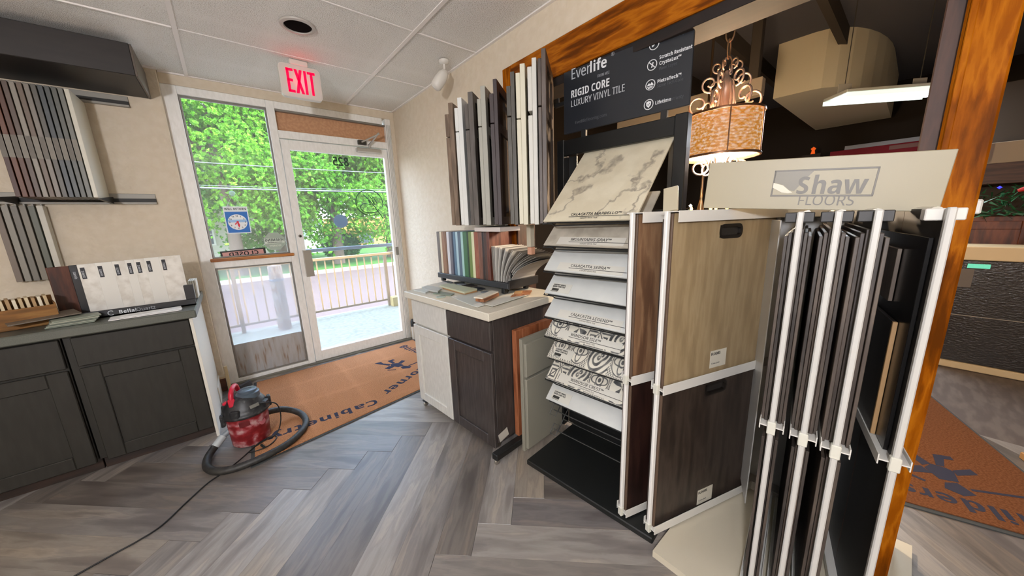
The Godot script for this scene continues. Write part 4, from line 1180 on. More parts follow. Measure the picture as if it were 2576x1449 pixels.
func marble_image() -> Image:
	var im := Image.create(512, 512, false, Image.FORMAT_RGB8)
	var n := FastNoiseLite.new()
	n.seed = 5
	n.frequency = 0.013
	n.fractal_octaves = 5
	var n2 := FastNoiseLite.new()
	n2.seed = 9
	n2.frequency = 0.004
	var veins := [
		[Vector2(0, .47), Vector2(.12, .43), Vector2(.25, .43), Vector2(.40, .38), Vector2(.52, .20)],
		[Vector2(.24, .02), Vector2(.28, .20), Vector2(.33, .36), Vector2(.42, .38)],
		[Vector2(.0, .93), Vector2(.13, .90), Vector2(.20, .78), Vector2(.17, .62), Vector2(.33, .58)],
		[Vector2(.60, .95), Vector2(.68, .78), Vector2(.80, .68), Vector2(1.0, .60)],
		[Vector2(.86, .66), Vector2(.82, .48), Vector2(.90, .28), Vector2(.93, .2)],
		[Vector2(.90, .95), Vector2(.94, .78), Vector2(1.0, .66)]]
	for y in 512:
		for x in 512:
			var p := Vector2(x, y) / 511.0
			var w := Vector2(n.get_noise_2d(x, y), n.get_noise_2d(x + 300, y + 700)) * 0.075
			var d := near_lines(p + w, veins)
			var width: float = 0.024 + 0.055 * maxf(0.0, n2.get_noise_2d(x, y) + 0.25)
			var v := clampf(1.15 - d / width, 0.0, 1.0) * (0.72 + 0.5 * n.get_noise_2d(x * 2.0, y * 2.0))
			var base := Color("d0c8b0").lerp(Color("c6bda4"), clampf(0.5 + n.get_noise_2d(x * 0.5, y * 0.5) * 1.2, 0, 1))
			im.set_pixel(x, y, base.lerp(Color("8a8274"), clampf(v, 0, 0.9)))
	return im

# black-and-white encaustic patterns; three layouts of a row of square motifs
func pattern_image(kind: int) -> Image:
	var W := 512
	var H := 256
	var im := Image.create(W, H, false, Image.FORMAT_RGB8)
	var n := FastNoiseLite.new()
	n.seed = 40 + kind
	n.frequency = 0.02
	var cell := 128.0
	for y in H:
		for x in W:
			var c := int(x / cell)
			var q := Vector2(fmod(x, cell) / cell - 0.5, fmod(y, cell) / cell - 0.5) * 2.0
			var r := q.length()
			var a := q.angle()
			var s := 0.0
			var m := (c + kind + int(y / cell)) % 4
			if kind == 1:
				m = [1, 1, 0, 1][c % 4]
			if m == 0:      # scrolled leaves
				s = sin(r * 16.0 + sin(a * 2.0) * 2.5) * 0.6 + 0.25 * cos(a * 4.0)
			elif m == 1:    # rosette of rings and petals
				var pet := absf(r - 0.55 - 0.18 * cos(a * 4.0))
				s = 1.0 if pet < 0.06 or absf(r - 0.86) < 0.035 or r < 0.14 else (0.6 if absf(r - 0.30) < 0.05 else -0.6)
				if r > 0.93: s = 0.5 * sin(q.x * 30.0) * sin(q.y * 30.0)
			elif m == 2:    # four-pointed star with leaf arms
				var arm := absf(sin(a * 2.0 + 0.6))
				s = 1.0 if r < 0.85 and arm > 0.86 - (0.5 - absf(r - 0.45)) * 0.3 else -0.5
				if absf(r - 1.05) < 0.08: s = 0.7
			else:           # meander of nested squares
				var mx: float = max(absf(absf(q.x) - 0.5), absf(absf(q.y) - 0.5))
				s = 1.0 if fmod(mx * 4.0 + 0.2, 1.0) < 0.42 and not (absf(q.x - q.y) < 0.16) else -0.6
				if absf(absf(q.x) - absf(q.y)) < 0.05: s = 0.8
			var ink := smoothstep(-0.15, 0.25, s) * (0.72 + 0.35 * n.get_noise_2d(x, y))
			im.set_pixel(x, y, Color("d3cfc0").lerp(Color("35373a"), clampf(ink, 0, 1)))
	return im

func build_tile_stand() -> void:
	var black := mt("161717", 0.38, 0.2)
	var soft := mt("121313", 0.5)
	var t := thing("tile_display_stand", "tall black display stand with sloping tile shelves and a lettered header", "display stand", STAND, stand_turn)
	bl(t, "base_plate", Vector3(0.0, 0.0, -0.50), Vector3(0.715, 0.030, 0.0), mt("151716", 0.5), 0.004)
	bl(t, "post", Vector3(-0.078, 0.0301, -0.465), Vector3(-0.032, 1.80, -0.41), black, 0.003)
	bl(t, "post", Vector3(0.558, 0.0301, -0.465), Vector3(0.612, 1.80, -0.41), black, 0.003)
	bl(t, "top_bar", Vector3(-0.032, 1.715, -0.455), Vector3(0.558, 1.795, -0.412), black, 0.003)
	bl(t, "back_panel", Vector3(-0.032, 0.031, -0.475), Vector3(0.558, 1.40, -0.463), soft)
	for s in [[-0.032, 0.02], [0.52, 0.558]]:
		bl(t, "back_strip", Vector3(s[0], 1.40, -0.475), Vector3(s[1], 1.715, -0.463), soft)
	# header board
	var hd := bl(t, "header_board", Vector3(-0.032, 1.826, -0.428), Vector3(0.612, 2.135, -0.414), mt("23262b", 0.33), 0.002)
	for x in [0.094, 0.508]: bl(t, "clip", Vector3(x - 0.014, 1.79, -0.43), Vector3(x + 0.014, 1.83, -0.412), soft)
	bl(t, "side_arm", Vector3(-0.10, 1.98, -0.44), Vector3(-0.032, 2.00, -0.42), soft)
	var z := -0.4128
	var ink := mt("d6d8da", 0.5)
	var dim := mt("8f9296", 0.5)
	var hidden := mt("4b4e52", 0.5)
	var o := Vector3(0.29, 1.9805, -0.421)
	var put_text := func(s: String, x: float, y: float, h: float, m: Material, bold: bool, sq: float) -> void:
		lettering(hd, s, h, m, at3(x - o.x, y - o.y, z - o.z), bold, false, sq, 0)
	put_text.call("Ever", 0.014, 2.088, 0.048, mt("aeb3b8", 0.5), false, 0.92)
	put_text.call("life", 0.125, 2.088, 0.048, ink, true, 0.95)
	put_text.call("®", 0.244, 2.125, 0.016, dim, false, 1.0)
	put_text.call("FROM MSI", 0.172, 2.054, 0.012, dim, false, 0.85)
	put_text.call("RIGID CORE", 0.014, 1.999, 0.036, ink, true, 0.80)
	put_text.call("LUXURY VINYL TILE", 0.014, 1.955, 0.030, mt("b9bcbf", 0.5), false, 0.86)
	put_text.call("EverlifeFlooring.com", 0.041, 1.866, 0.014, hidden, false, 1.05)
	put_text.call("100%", 0.478, 2.105, 0.014, dim, true, 0.9)
	put_text.call("Waterproof", 0.52, 2.105, 0.014, hidden, false, 0.9)
	put_text.call("Scratch Resistant", 0.477, 2.040, 0.014, ink, true, 0.82)
	put_text.call("CrystaLux™", 0.477, 2.017, 0.014, ink, true, 0.85)
	put_text.call("Wear Layer", 0.477, 1.996, 0.012, hidden, false, 0.9)
	put_text.call("PietraTech™", 0.472, 1.946, 0.014, ink, true, 0.88)
	put_text.call("by", 0.56, 1.946, 0.012, hidden, false, 0.9)
	put_text.call("Stone Tech Core", 0.472, 1.928, 0.012, hidden, false, 0.9)
	put_text.call("Lifetime", 0.467, 1.860, 0.014, ink, true, 0.88)
	put_text.call("Warranty", 0.52, 1.860, 0.013, hidden, false, 0.9)
	var icons := [Vector2(0.451, 2.107), Vector2(0.446, 2.027), Vector2(0.442, 1.948), Vector2(0.438, 1.868)]
	for k in 4:
		var c: Vector2 = icons[k] - Vector2(o.x, o.y)
		var st := begin()
		var rn := []
		for i in 29: rn.append(Vector3(c.x + cos(TAU * i / 28) * 0.0205, c.y + sin(TAU * i / 28) * 0.0205, z - o.z))
		addtube(st, rn, 0.0020, 5)
		match k:
			0: addprism(st, PackedVector2Array([c + Vector2(-0.014, 0.004), c + Vector2(-0.006, -0.010), c + Vector2(0.015, 0.010), c + Vector2(0.010, 0.015), c + Vector2(-0.004, 0.000), c + Vector2(-0.010, 0.012)]), z - o.z - 0.001, z - o.z + 0.0012)
			1:
				addtube(st, [Vector3(c.x - 0.013, c.y + 0.013, z - o.z), Vector3(c.x + 0.013, c.y - 0.013, z - o.z)], 0.0024, 5)
				addprism(st, PackedVector2Array([c + Vector2(-0.004, -0.010), c + Vector2(0.001, -0.010), c + Vector2(0.006, 0.010), c + Vector2(0.002, 0.011)]), z - o.z - 0.001, z - o.z + 0.0008)
			2:
				addprism(st, PackedVector2Array([c + Vector2(-0.016, -0.003), c + Vector2(-0.006, 0.008), c + Vector2(0.0, 0.002), c + Vector2(0.006, 0.010), c + Vector2(0.016, -0.003)]), z - o.z - 0.001, z - o.z + 0.001)
				addbox(st, Vector3(c.x, c.y - 0.008, z - o.z), Vector3(0.028, 0.003, 0.002), 0.0)
				addbox(st, Vector3(c.x, c.y - 0.013, z - o.z), Vector3(0.020, 0.003, 0.002), 0.0)
			3:
				addprism(st, PackedVector2Array([c + Vector2(-0.011, 0.010), c + Vector2(0.0, 0.014), c + Vector2(0.011, 0.010), c + Vector2(0.010, -0.004), c + Vector2(0.0, -0.014), c + Vector2(-0.010, -0.004)]), z - o.z - 0.001, z - o.z + 0.001)
		put(hd, "emblem", st.commit(), ink)
		if k == 3:
			put(hd, "tick", tube([Vector3(c.x - 0.005, c.y, z - o.z + 0.0015), Vector3(c.x - 0.001, c.y - 0.004, z - o.z + 0.0015), Vector3(c.x + 0.006, c.y + 0.005, z - o.z + 0.0015)], 0.0013, 5), mt("23262b", 0.33))

	# nine boards on sloping shelves
	var ys := [1.366, 1.252, 1.129, 1.010, 0.889, 0.784, 0.666, 0.541, 0.418]
	var nm := ["CALACATTA MARBELLO™", "MOUNTAINS GRAY™", "CALACATTA SERRA™", "", "CALACATTA LEGEND™", "WINDSOR ISLE™", "", "WINDSOR CREST™", ""]
	var marble := image_mat(marble_image(), 0.35)
	var pats := [image_mat(pattern_image(0), 0.4), image_mat(pattern_image(1), 0.4), image_mat(pattern_image(2), 0.4)]
	var stone := grained("grey stone", noise_tex(91, 0.012, 5, [[0.2, "9b9486"], [0.5, "a8a193"], [0.8, "b2ab9c"]], 256, FastNoiseLite.TYPE_SIMPLEX_SMOOTH, 14.0), Vector3(3, 3, 3), 0.4)
	var pale := grained("pale stone", noise_tex(93, 0.01, 4, [[0.2, "bfc2bf"], [0.8, "c9cbc7"]], 256), Vector3(2, 2, 2), 0.35)
	var words := ["marble-veined white tile board on the topmost shelf of the black stand", "grey stone tile board on the second shelf of the black stand", "white tile board lettered Calacatta Serra on the third shelf of the stand", "plain white tile board with a sticker, on the fourth shelf of the stand", "white tile board lettered Calacatta Legend on the fifth shelf of the stand", "black-and-white patterned tile board lettered Windsor Isle on the stand", "patterned tile board with round rosettes and a sticker on the stand", "black-and-white patterned tile board lettered Windsor Crest on the stand", "plain white tile board with a sticker on the lowest filled shelf"]
	var tilt := deg_to_rad(44.0)
	var inkd := mt("3b3a37", 0.6)
	for k in 9:
		var L := 0.515 if k == 0 else 0.33
		var x0 := 0.086 if k != 6 else 0.098
		var x1 := 0.550
		var b := thing("tile_board", words[k], "tile sample", stand_at(x0, ys[k] - 0.009, -0.080), stand_turn)
		b.rotation.x = tilt
		var w := x1 - x0
		var m: Material = [marble, stone, pale, pale, pale, pats[0], pats[1], pats[2], pale][k]
		bx(b, "tile", Vector3(w / 2, 0.004, -L / 2), Vector3(w, 0.008, L), m, 0.001)
		if k in [2, 4, 5, 7]:
			bl(b, "light_edge", Vector3(0.001, 0.0, 0.0001), Vector3(w - 0.001, 0.0075, 0.0006), mt("c9cac4", 0.4), 0.0)
		var up := Transform3D(Basis.from_euler(Vector3(-PI / 2, 0, 0)), Vector3.ZERO)
		if nm[k]:
			if k != 0 and k < 5 or k == 5 or k == 7:
				bx(b, "label_strip", Vector3(0.245, 0.0087, -0.030), Vector3(0.34, 0.0012, 0.046), mt("c9c7bd" if k > 1 else "bfbcb2", 0.5), 0.0)
			var tx := Transform3D(up.basis, Vector3(0.145, 0.0100, -0.030))
			lettering(b, nm[k], 0.0145, inkd, tx, false, false, 1.12, 0)
			bx(b, "rule", Vector3(0.285, 0.0100, -0.0225), Vector3(0.290, 0.0010, 0.0022), inkd, 0.0)
			lettering(b, "LUXURY VINYL TILE", 0.006, mt("77756e", 0.6), Transform3D(up.basis, Vector3(0.205, 0.0100, -0.010)), false, false, 1.2, 0)
		else:
			bx(b, "sticker", Vector3(0.085, 0.0086, -0.040), Vector3(0.115, 0.0010, 0.055), mt("c6c5bb", 0.5), 0.0)
			bx(b, "sticker_band", Vector3(0.057, 0.0096, -0.028), Vector3(0.040, 0.0008, 0.014), mt("33332f", 0.5), 0.0)
			lettering(b, "LUXURY VINYL", 0.008, inkd, Transform3D(up.basis, Vector3(0.034, 0.0104, -0.052)), true, false, 0.95, 0)
			lettering(b, "RIGID CORE TILE", 0.008, inkd, Transform3D(up.basis, Vector3(0.034, 0.0104, -0.041)), true, false, 0.85, 0)
			lettering(b, "made to last", 0.006, mt("77756e", 0.6), Transform3D(up.basis, Vector3(0.034, 0.0104, -0.014)), false, false, 0.9, 0)
		# the shelf under it belongs to the stand
		var sh := Node3D.new()
		sh.name = "shelf"
		t.add_child(sh, true)
		sh.position = Vector3(0.086, ys[k] - 0.0095, -0.080)
		sh.rotation.x = tilt
		bl(sh, "plate", Vector3(0.02, -0.004, -0.31), Vector3(0.46, -0.0006, 0.004), soft, 0.0005)
		if k in [0, 1, 2, 3, 4, 5, 7]:
			var st := begin()
			addtube(st, [Vector3(-0.004, -0.003, -0.012), Vector3(-0.004, -0.003, 0.006), Vector3(0.05, -0.003, 0.006), Vector3(0.06, -0.018, 0.006), Vector3(0.45, -0.006, 0.006)], 0.0030, 6)
			put(sh, "wire_clip", st.commit(), soft)
	# two empty wire shelves at the bottom
	for q in [[0.318, -0.14], [0.196, -0.14]]:
		var st := begin()
		addtube(st, [Vector3(0.09, q[0], q[1]), Vector3(0.56, q[0], q[1])], 0.0030, 6)
		addtube(st, [Vector3(0.12, q[0] + 0.05, -0.19), Vector3(0.56, q[0] + 0.05, -0.19)], 0.0025, 6)
		addtube(st, [Vector3(0.12, q[0], q[1]), Vector3(0.12, q[0] + 0.05, -0.19), Vector3(0.12, q[0] + 0.30, -0.462)], 0.0025, 6)
		addtube(st, [Vector3(0.085, q[0] - 0.012, -0.11), Vector3(0.125, q[0] - 0.012, -0.11), Vector3(0.125, q[0] + 0.03, -0.15), Vector3(0.085, q[0] + 0.03, -0.15), Vector3(0.085, q[0] - 0.012, -0.11)], 0.0025, 6)
		addtube(st, [Vector3(0.545, q[0], q[1]), Vector3(0.545, q[0] + 0.30, -0.462)], 0.0025, 6)
		put(t, "wire_shelf", st.commit(), mt("4c4d4c", 0.4, 0.4))
	tag(bx(self, "tile_offcut", stand_at(0.625, 1.435, -0.23), Vector3(0.055, 0.11, 0.012), mt("b5ac94", 0.4), 0.001, Vector3(-0.5, stand_turn, 0.2)), "small cream tile piece leaning beside the right edge of the top marble board", "tile sample")

# ------------------------------------------------------------------ white swinging-page rack for floor boards
func build_page_rack() -> void:
	var white := mt("d3d0c8", 0.42)
	var whiter := mt("c0beb8", 0.4)
	var greyw := mt("b3b3b1", 0.35, 0.2)
	var t := thing("flooring_rack", "white flooring rack with swinging pages of boards and a large header sign", "display rack", Vector3.ZERO)
	# base and back frame
	var basepoly := [[1.13, -0.512], [1.88, -0.512], [1.92, 0.17], [1.40, 0.17], [1.13, 0.03]]
	var bs := slabpoly(basepoly, 0.0005, 0.030)
	put(t, "base_plate", bs, mt("c4bba6", 0.4))
	bl(t, "back_sheet", Vector3(1.845, 0.031, -0.42), Vector3(1.865, 1.345, 0.12), greyw, 0.003)
	bl(t, "top_channel", Vector3(1.79, 1.345, -0.50), Vector3(1.87, 1.39, 0.13), mt("d9d6cd", 0.4), 0.004)
	bl(t, "bottom_channel", Vector3(1.78, 0.031, -0.46), Vector3(1.845, 0.075, 0.12), mt("a9a59c", 0.4), 0.004)
	bl(t, "end_sheet", Vector3(1.842, 0.10, -0.325), Vector3(1.845, 1.35, -0.319), greyw, 0.001)
	bx(t, "end_sheet", Vector3(1.712, 0.72, -0.372), Vector3(0.285, 1.24, 0.004), mt("c2c2c0", 0.35, 0.1), 0.001, Vector3(0, atan2(-0.105, -0.265), 0))
	# header
	var dirx := Vector3(0.115, 0, 0.652).normalized()
	var hd := MeshInstance3D.new()
	hd.name = "header_sign"
	hd.mesh = cbox(Vector3(0.662, 0.186, 0.014), 0.002)
	hd.material_override = mt("a1987f", 0.45)
	t.add_child(hd)
	hd.position = Vector3(1.485, 1.459, -0.243)
	hd.scale = Vector3.ONE * 0.887
	hd.rotation = Vector3(0, atan2(-dirx.z, dirx.x), deg_to_rad(-3.6))
	var zz := 0.0072
	var pew := mt("68635a", 0.45)
	var light := mt("d8d2c0", 0.5)
	# emblem: a framed field, a leaf-shaped wave and the name
	var st := begin()
	for s in [[-0.026, 0.0465, 0.280, 0.006], [-0.026, -0.044, 0.280, 0.006], [-0.163, 0.001, 0.005, 0.092], [0.112, 0.001, 0.005, 0.092]]:
		addbox(st, Vector3(s[0] + 0.062, s[1] + 0.002, zz), Vector3(s[2], s[3], 0.002), 0.0004)
	put(hd, "emblem_frame", st.commit(), pew)
	var fx := -0.101
	put(hd, "emblem_field", prism(PackedVector2Array([Vector2(fx, 0.046), Vector2(fx + 0.112, 0.046), Vector2(fx + 0.090, 0.014), Vector2(fx + 0.066, -0.026), Vector2(fx + 0.052, -0.022), Vector2(fx + 0.030, -0.002), Vector2(fx, 0.008)]), zz - 0.001, zz + 0.001), mt("7f7a6d", 0.45))
	put(hd, "emblem_wave", prism(PackedVector2Array([Vector2(fx, 0.006), Vector2(fx + 0.030, -0.004), Vector2(fx + 0.052, -0.024), Vector2(fx + 0.062, -0.030), Vector2(fx + 0.050, -0.033), Vector2(fx + 0.030, -0.030), Vector2(fx, -0.012)]), zz - 0.001, zz + 0.0014), light)
	lettering(hd, "Shaw", 0.062, pew, at3(fx + 0.071, -0.036, zz + 0.0008), true, false, 0.86, 0)
	lettering(hd, "FLOORS", 0.034, pew, at3(fx + 0.081, -0.076, zz + 0.0006), false, false, 0.92, 0)

	# pages: free edge, hinge, whether it is opened
	var pages := [
		[Vector2(1.185, -0.692), Vector2(1.775, -0.50), true],
		[Vector2(1.200, -0.567), Vector2(1.790, -0.375), true],
		[Vector2(1.225, -0.206), Vector2(1.83, -0.300), false],
		[Vector2(1.225, -0.129), Vector2(1.83, -0.225), false],
		[Vector2(1.222, -0.058), Vector2(1.83, -0.160), false],
		[Vector2(1.268, 0.052), Vector2(1.83, -0.080), false]]
	var dk := [["3a322c", "4a4039", "55493f"], ["443a33", "524840", "5e5247"], ["2c2622", "3a332e", "463e37"]]
	var shades := []
	for k in 3: shades.append(wood("dark oak %d" % k, dk[k][0], dk[k][1], dk[k][2], 1, 0.5, 61 + k))
	var ord := ["first closed page from the left", "second closed page", "third closed page", "rightmost page"]
	for k in pages.size():
		var a: Vector2 = pages[k][0]
		var h: Vector2 = pages[k][1]
		var L := a.distance_to(h)
		var d := (h - a) / L
		var turn := atan2(-d.y, d.x)
		var open: bool = pages[k][2]
		var p := Node3D.new()
		p.name = "page"
		t.add_child(p, true)
		p.position = Vector3(a.x, 0, a.y)
		p.rotation.y = turn
		var top := 1.388 if open else 1.372
		var bot := 0.055
		bl(p, "edge_bar", Vector3(-0.008, bot, -0.0075), Vector3(0.010, top, 0.0075), mt("dedcd6", 0.4) if open else whiter, 0.003)
		bl(p, "core_panel", Vector3(0.010, bot, -0.0025), Vector3(L, top - 0.004, 0.0025), mt("2a2724", 0.4) if open else mt("262422", 0.5), 0.0)
		bl(p, "hinge_bar", Vector3(L - 0.012, bot, -0.010), Vector3(L + 0.006, top, 0.010), white, 0.003)
		var half := 0.030
		var y_mid := 0.705
		for y in ([top, y_mid, bot] if open else [y_mid, bot]):
			var cap: bool = y == top
			var f := begin()
			# folded tray: floor plate and two lips
			addbox(f, Vector3(L / 2, y - (0.003 if cap else 0.0), 0), Vector3(L + 0.004, 0.004, half * 2), 0.001)
			for s in [-1.0, 1.0]:
				if cap and s < 0: continue
				addbox(f, Vector3(L / 2 + (0.012 if cap else 0.0), y + (-0.020 if cap else (0.004 if open else 0.0)), s * half), Vector3(L - (0.02 if cap else 0.0), 0.040 if open else 0.030, 0.003), 0.001)
			put(p, "top_cap" if cap else "tray", f.commit(), white)
			if not cap:
				bl(p, "end_cap", Vector3(-0.011, y - 0.022, -0.011), Vector3(0.006, y + 0.020, 0.011), mt("cfcdc0", 0.45), 0.002)
		if not open:
			bl(p, "header_clip", Vector3(0.02, top - 0.03, -0.034), Vector3(0.05, top - 0.002, 0.030), white if k == 5 else mt("2a2826", 0.5), 0.002)
			var rod := begin()
			addtube(rod, [Vector3(0.13, top - 0.012, 0.012), Vector3(0.48, top - 0.012, 0.012)], 0.014, 12)
			put(p, "tube", rod.commit(), mt("c9c4b4", 0.3))
		# the boards standing on the trays
		if open:
			var faces := [[wood("rosy oak", "5e4330", "76573f", "86684d", 1, 0.42, 31), wood("deep brown", "1c0e09", "261410", "2e1a13", 1, 0.45, 32)], [wood("honey grey oak", "8c7859", "978261", "a08c6b", 1, 0.42, 33), wood("charcoal oak", "29211c", "352b24", "40352d", 1, 0.42, 34)]]
			for tier in 2:
				var y0: float = [y_mid + 0.0022, bot + 0.0022][tier]
				var y1: float = [top - 0.008, y_mid - 0.028][tier]
				var which: String = ["brown wood-grain panel in the upper tray of the left opened rack page", "very dark brown panel in the lower tray of the left opened rack page", "large honey-grey wood panel with a handle hole on the right opened page", "large charcoal-brown panel in the lower tray of the right opened page"][k * 2 + tier]
				var b := thing("flooring_panel", which, "flooring sample", Vector3(a.x, 0, a.y), turn)
				var mtl: Material = faces[k][tier]
				var w := L - 0.034
				var cut := begin()
				var hx := 0.27 + 0.05
				var hy := y1 - 0.075 if tier == 0 else y1 - 0.035
				# face with an oblong hand hole: four pieces round it
				var hw := 0.062
				var hh := 0.024
				for s in [[0.020, hx - hw, y0, y1], [hx + hw, w, y0, y1], [hx - hw, hx + hw, y0, hy - hh], [hx - hw, hx + hw, hy + hh, y1]]:
					var lo := Vector3(s[0], s[2], 0.0036)
					var hi := Vector3(s[1], s[3], 0.0136)
					addbox(cut, (lo + hi) * 0.5, hi - lo, 0.0)
				put(b, "board", cut.commit(), mtl)
				var rimst := begin()
				var rim := PackedVector2Array()
				var inr := PackedVector2Array()
				for c in [[1, 1, 0.0], [-1, 1, 90.0], [-1, -1, 180.0], [1, -1, 270.0]]:
					for j in 5:
						var an := deg_to_rad(c[2] + j * 22.5)
						rim.append(Vector2(hx + c[0] * (hw - 0.020) + cos(an) * 0.024, hy + c[1] * (hh - 0.018) + sin(an) * 0.022))
						inr.append(Vector2(hx + c[0] * (hw - 0.020) + cos(an) * 0.013, hy + c[1] * (hh - 0.018) + sin(an) * 0.010))
				for j in rim.size():
					var j2 := (j + 1) % rim.size()
					face(rimst, [Vector3(rim[j].x, rim[j].y, 0.0150), Vector3(rim[j2].x, rim[j2].y, 0.0150), Vector3(inr[j2].x, inr[j2].y, 0.0150), Vector3(inr[j].x, inr[j].y, 0.0150)], Vector3(0, 0, 1))
					face(rimst, [Vector3(inr[j].x, inr[j].y, 0.0150), Vector3(inr[j2].x, inr[j2].y, 0.0150), Vector3(inr[j2].x, inr[j2].y, 0.0040), Vector3(inr[j].x, inr[j].y, 0.0040)], Vector3(hx - inr[j].x, hy - inr[j].y, 0))
				put(b, "hand_hole", rimst.commit(), mt("17120e", 0.4))
				bl(b, "edge_strip", Vector3(0.012, y0, 0.0030), Vector3(0.0195, y1, 0.0140), mt("5c4a3c", 0.5), 0.001)
				if k == 1:
					var ly := 0.778 if tier == 0 else 0.105
					bx(b, "paper_label", Vector3(0.315, ly, 0.0142), Vector3(0.095, 0.076, 0.0008), mt("c9c3b2", 0.6), 0.0)
					lettering(b, "FLOORS", 0.012, mt("45423c", 0.6), at3(0.298, ly + 0.018, 0.0150), true, false, 0.9, 1)
					lettering(b, "12 mm plank", 0.006, mt("76726a", 0.6), at3(0.30, ly - 0.022, 0.0150), false, false, 1.0, 1)
			for j in 2:
				for tier in 2:
					tag(bx(self, "flooring_board", Vector3(a.x, 0, a.y) + Basis(Vector3.UP, turn) * Vector3(0.003 + (L - 0.05) / 2, [1.035, 0.372][tier], -0.0085 - j * 0.0095), Vector3(L - 0.05, [0.650, 0.606][tier], 0.0088), shades[(k + j) % 3], 0.001, Vector3(0, turn, 0)), "%s dark board on the left side of the %s opened rack page, %s tray" % [["inner", "outer"][j], ["left", "right"][k], ["upper", "lower"][tier]], "flooring sample", "boards behind the %s opened page, %s tray" % [["left", "right"][k], ["upper", "lower"][tier]])
		else:
			for s in [-1.0, 1.0]:
				if k == 5 and s < 0: continue
				for tier in 2:
					var n := 3 if tier == 0 else 2
					if k == 5: n = 1
					for j in n:
						var yb: float = [y_mid + 0.0025, bot + 0.0025][tier]
						var hgt: float = ([0.615, 0.600][tier]) - 0.01 * j
						var off: float = s * (0.0080 + j * 0.0092)
						var inset := 0.018 + 0.006 * ((k + j) % 3)
						var sidew := "left" if s < 0 else "right"
						tag(bx(self, "flooring_board", Vector3(a.x, 0, a.y) + Basis(Vector3.UP, turn) * Vector3(inset + (L - inset) / 2, yb + hgt / 2, off), Vector3(L - inset - 0.02, hgt, 0.0082), shades[(k * 2 + j + tier) % 3], 0.001, Vector3(0, turn, 0)),
							"dark floor board on edge, %s on the %s side of the %s of the rack, %s tray" % [["innermost", "second", "outermost"][j] if n > 1 else "alone", sidew, ord[k - 2], ["upper", "lower"][tier]], "flooring sample", "boards on the %s side of the %s, %s tray" % [sidew, ord[k - 2], ["upper", "lower"][tier]])
	# the face of the rightmost page shows its samples
	var a3: Vector2 = pages[5][0]
	var h3: Vector2 = pages[5][1]
	var d3 := (h3 - a3) / a3.distance_to(h3)
	var tn := atan2(-d3.y, d3.x)
	var B3 := Basis(Vector3.UP, tn)
	var at5 := func(x: float, y: float, z: float) -> Vector3: return Vector3(a3.x, 0, a3.y) + B3 * Vector3(x, y, z)
	tag(bx(self, "flooring_board", at5.call(0.30, 1.005, -0.0080), Vector3(0.50, 0.59, 0.009), mt("141313", 0.25), 0.001, Vector3(0, tn, 0)), "tall black glossy backing board on the left face of the rightmost rack page", "flooring sample")
	tag(bx(self, "flooring_board", at5.call(0.335, 1.180, -0.0185), Vector3(0.24, 0.155, 0.009), wood("taupe chip", "4a3f36", "5b4f45", "6a5e52", 1, 0.4, 71), 0.001, Vector3(0, tn, 0)), "small square taupe wood chip high on the rightmost rack page", "flooring sample")
	tag(bx(self, "flooring_board", at5.call(0.31, 0.885, -0.0185), Vector3(0.33, 0.35, 0.009), wood("dusk oak", "1d1a18", "282421", "332e2a", 1, 0.3, 72), 0.001, Vector3(0, tn, 0)), "dark wide wood panel under the small taupe chip on the rightmost rack page", "flooring sample")
	tag(bx(self, "edge_strip", at5.call(0.135, 0.885, -0.0185), Vector3(0.010, 0.35, 0.010), mt("a07e55", 0.5), 0.001, Vector3(0, tn, 0)), "pale raw wood edge strip of the dark wide panel on the rightmost rack page", "edge strip")

# ------------------------------------------------------------------ the dim showroom behind the opening
func scroll(c: Vector3, ax: Vector3, r0: float, turns: float, start: float, shrink := 0.75) -> Array:
	# a flat spiral in the plane of ax and up
	var out := []
	var n := int(16 * turns)
	for i in n + 1:
		var f := float(i) / n
		var a := start + f * TAU * turns
		var r := r0 * (1.0 - shrink * f)
		out.append(c + ax * cos(a) * r + Vector3.UP * sin(a) * r)
	return out

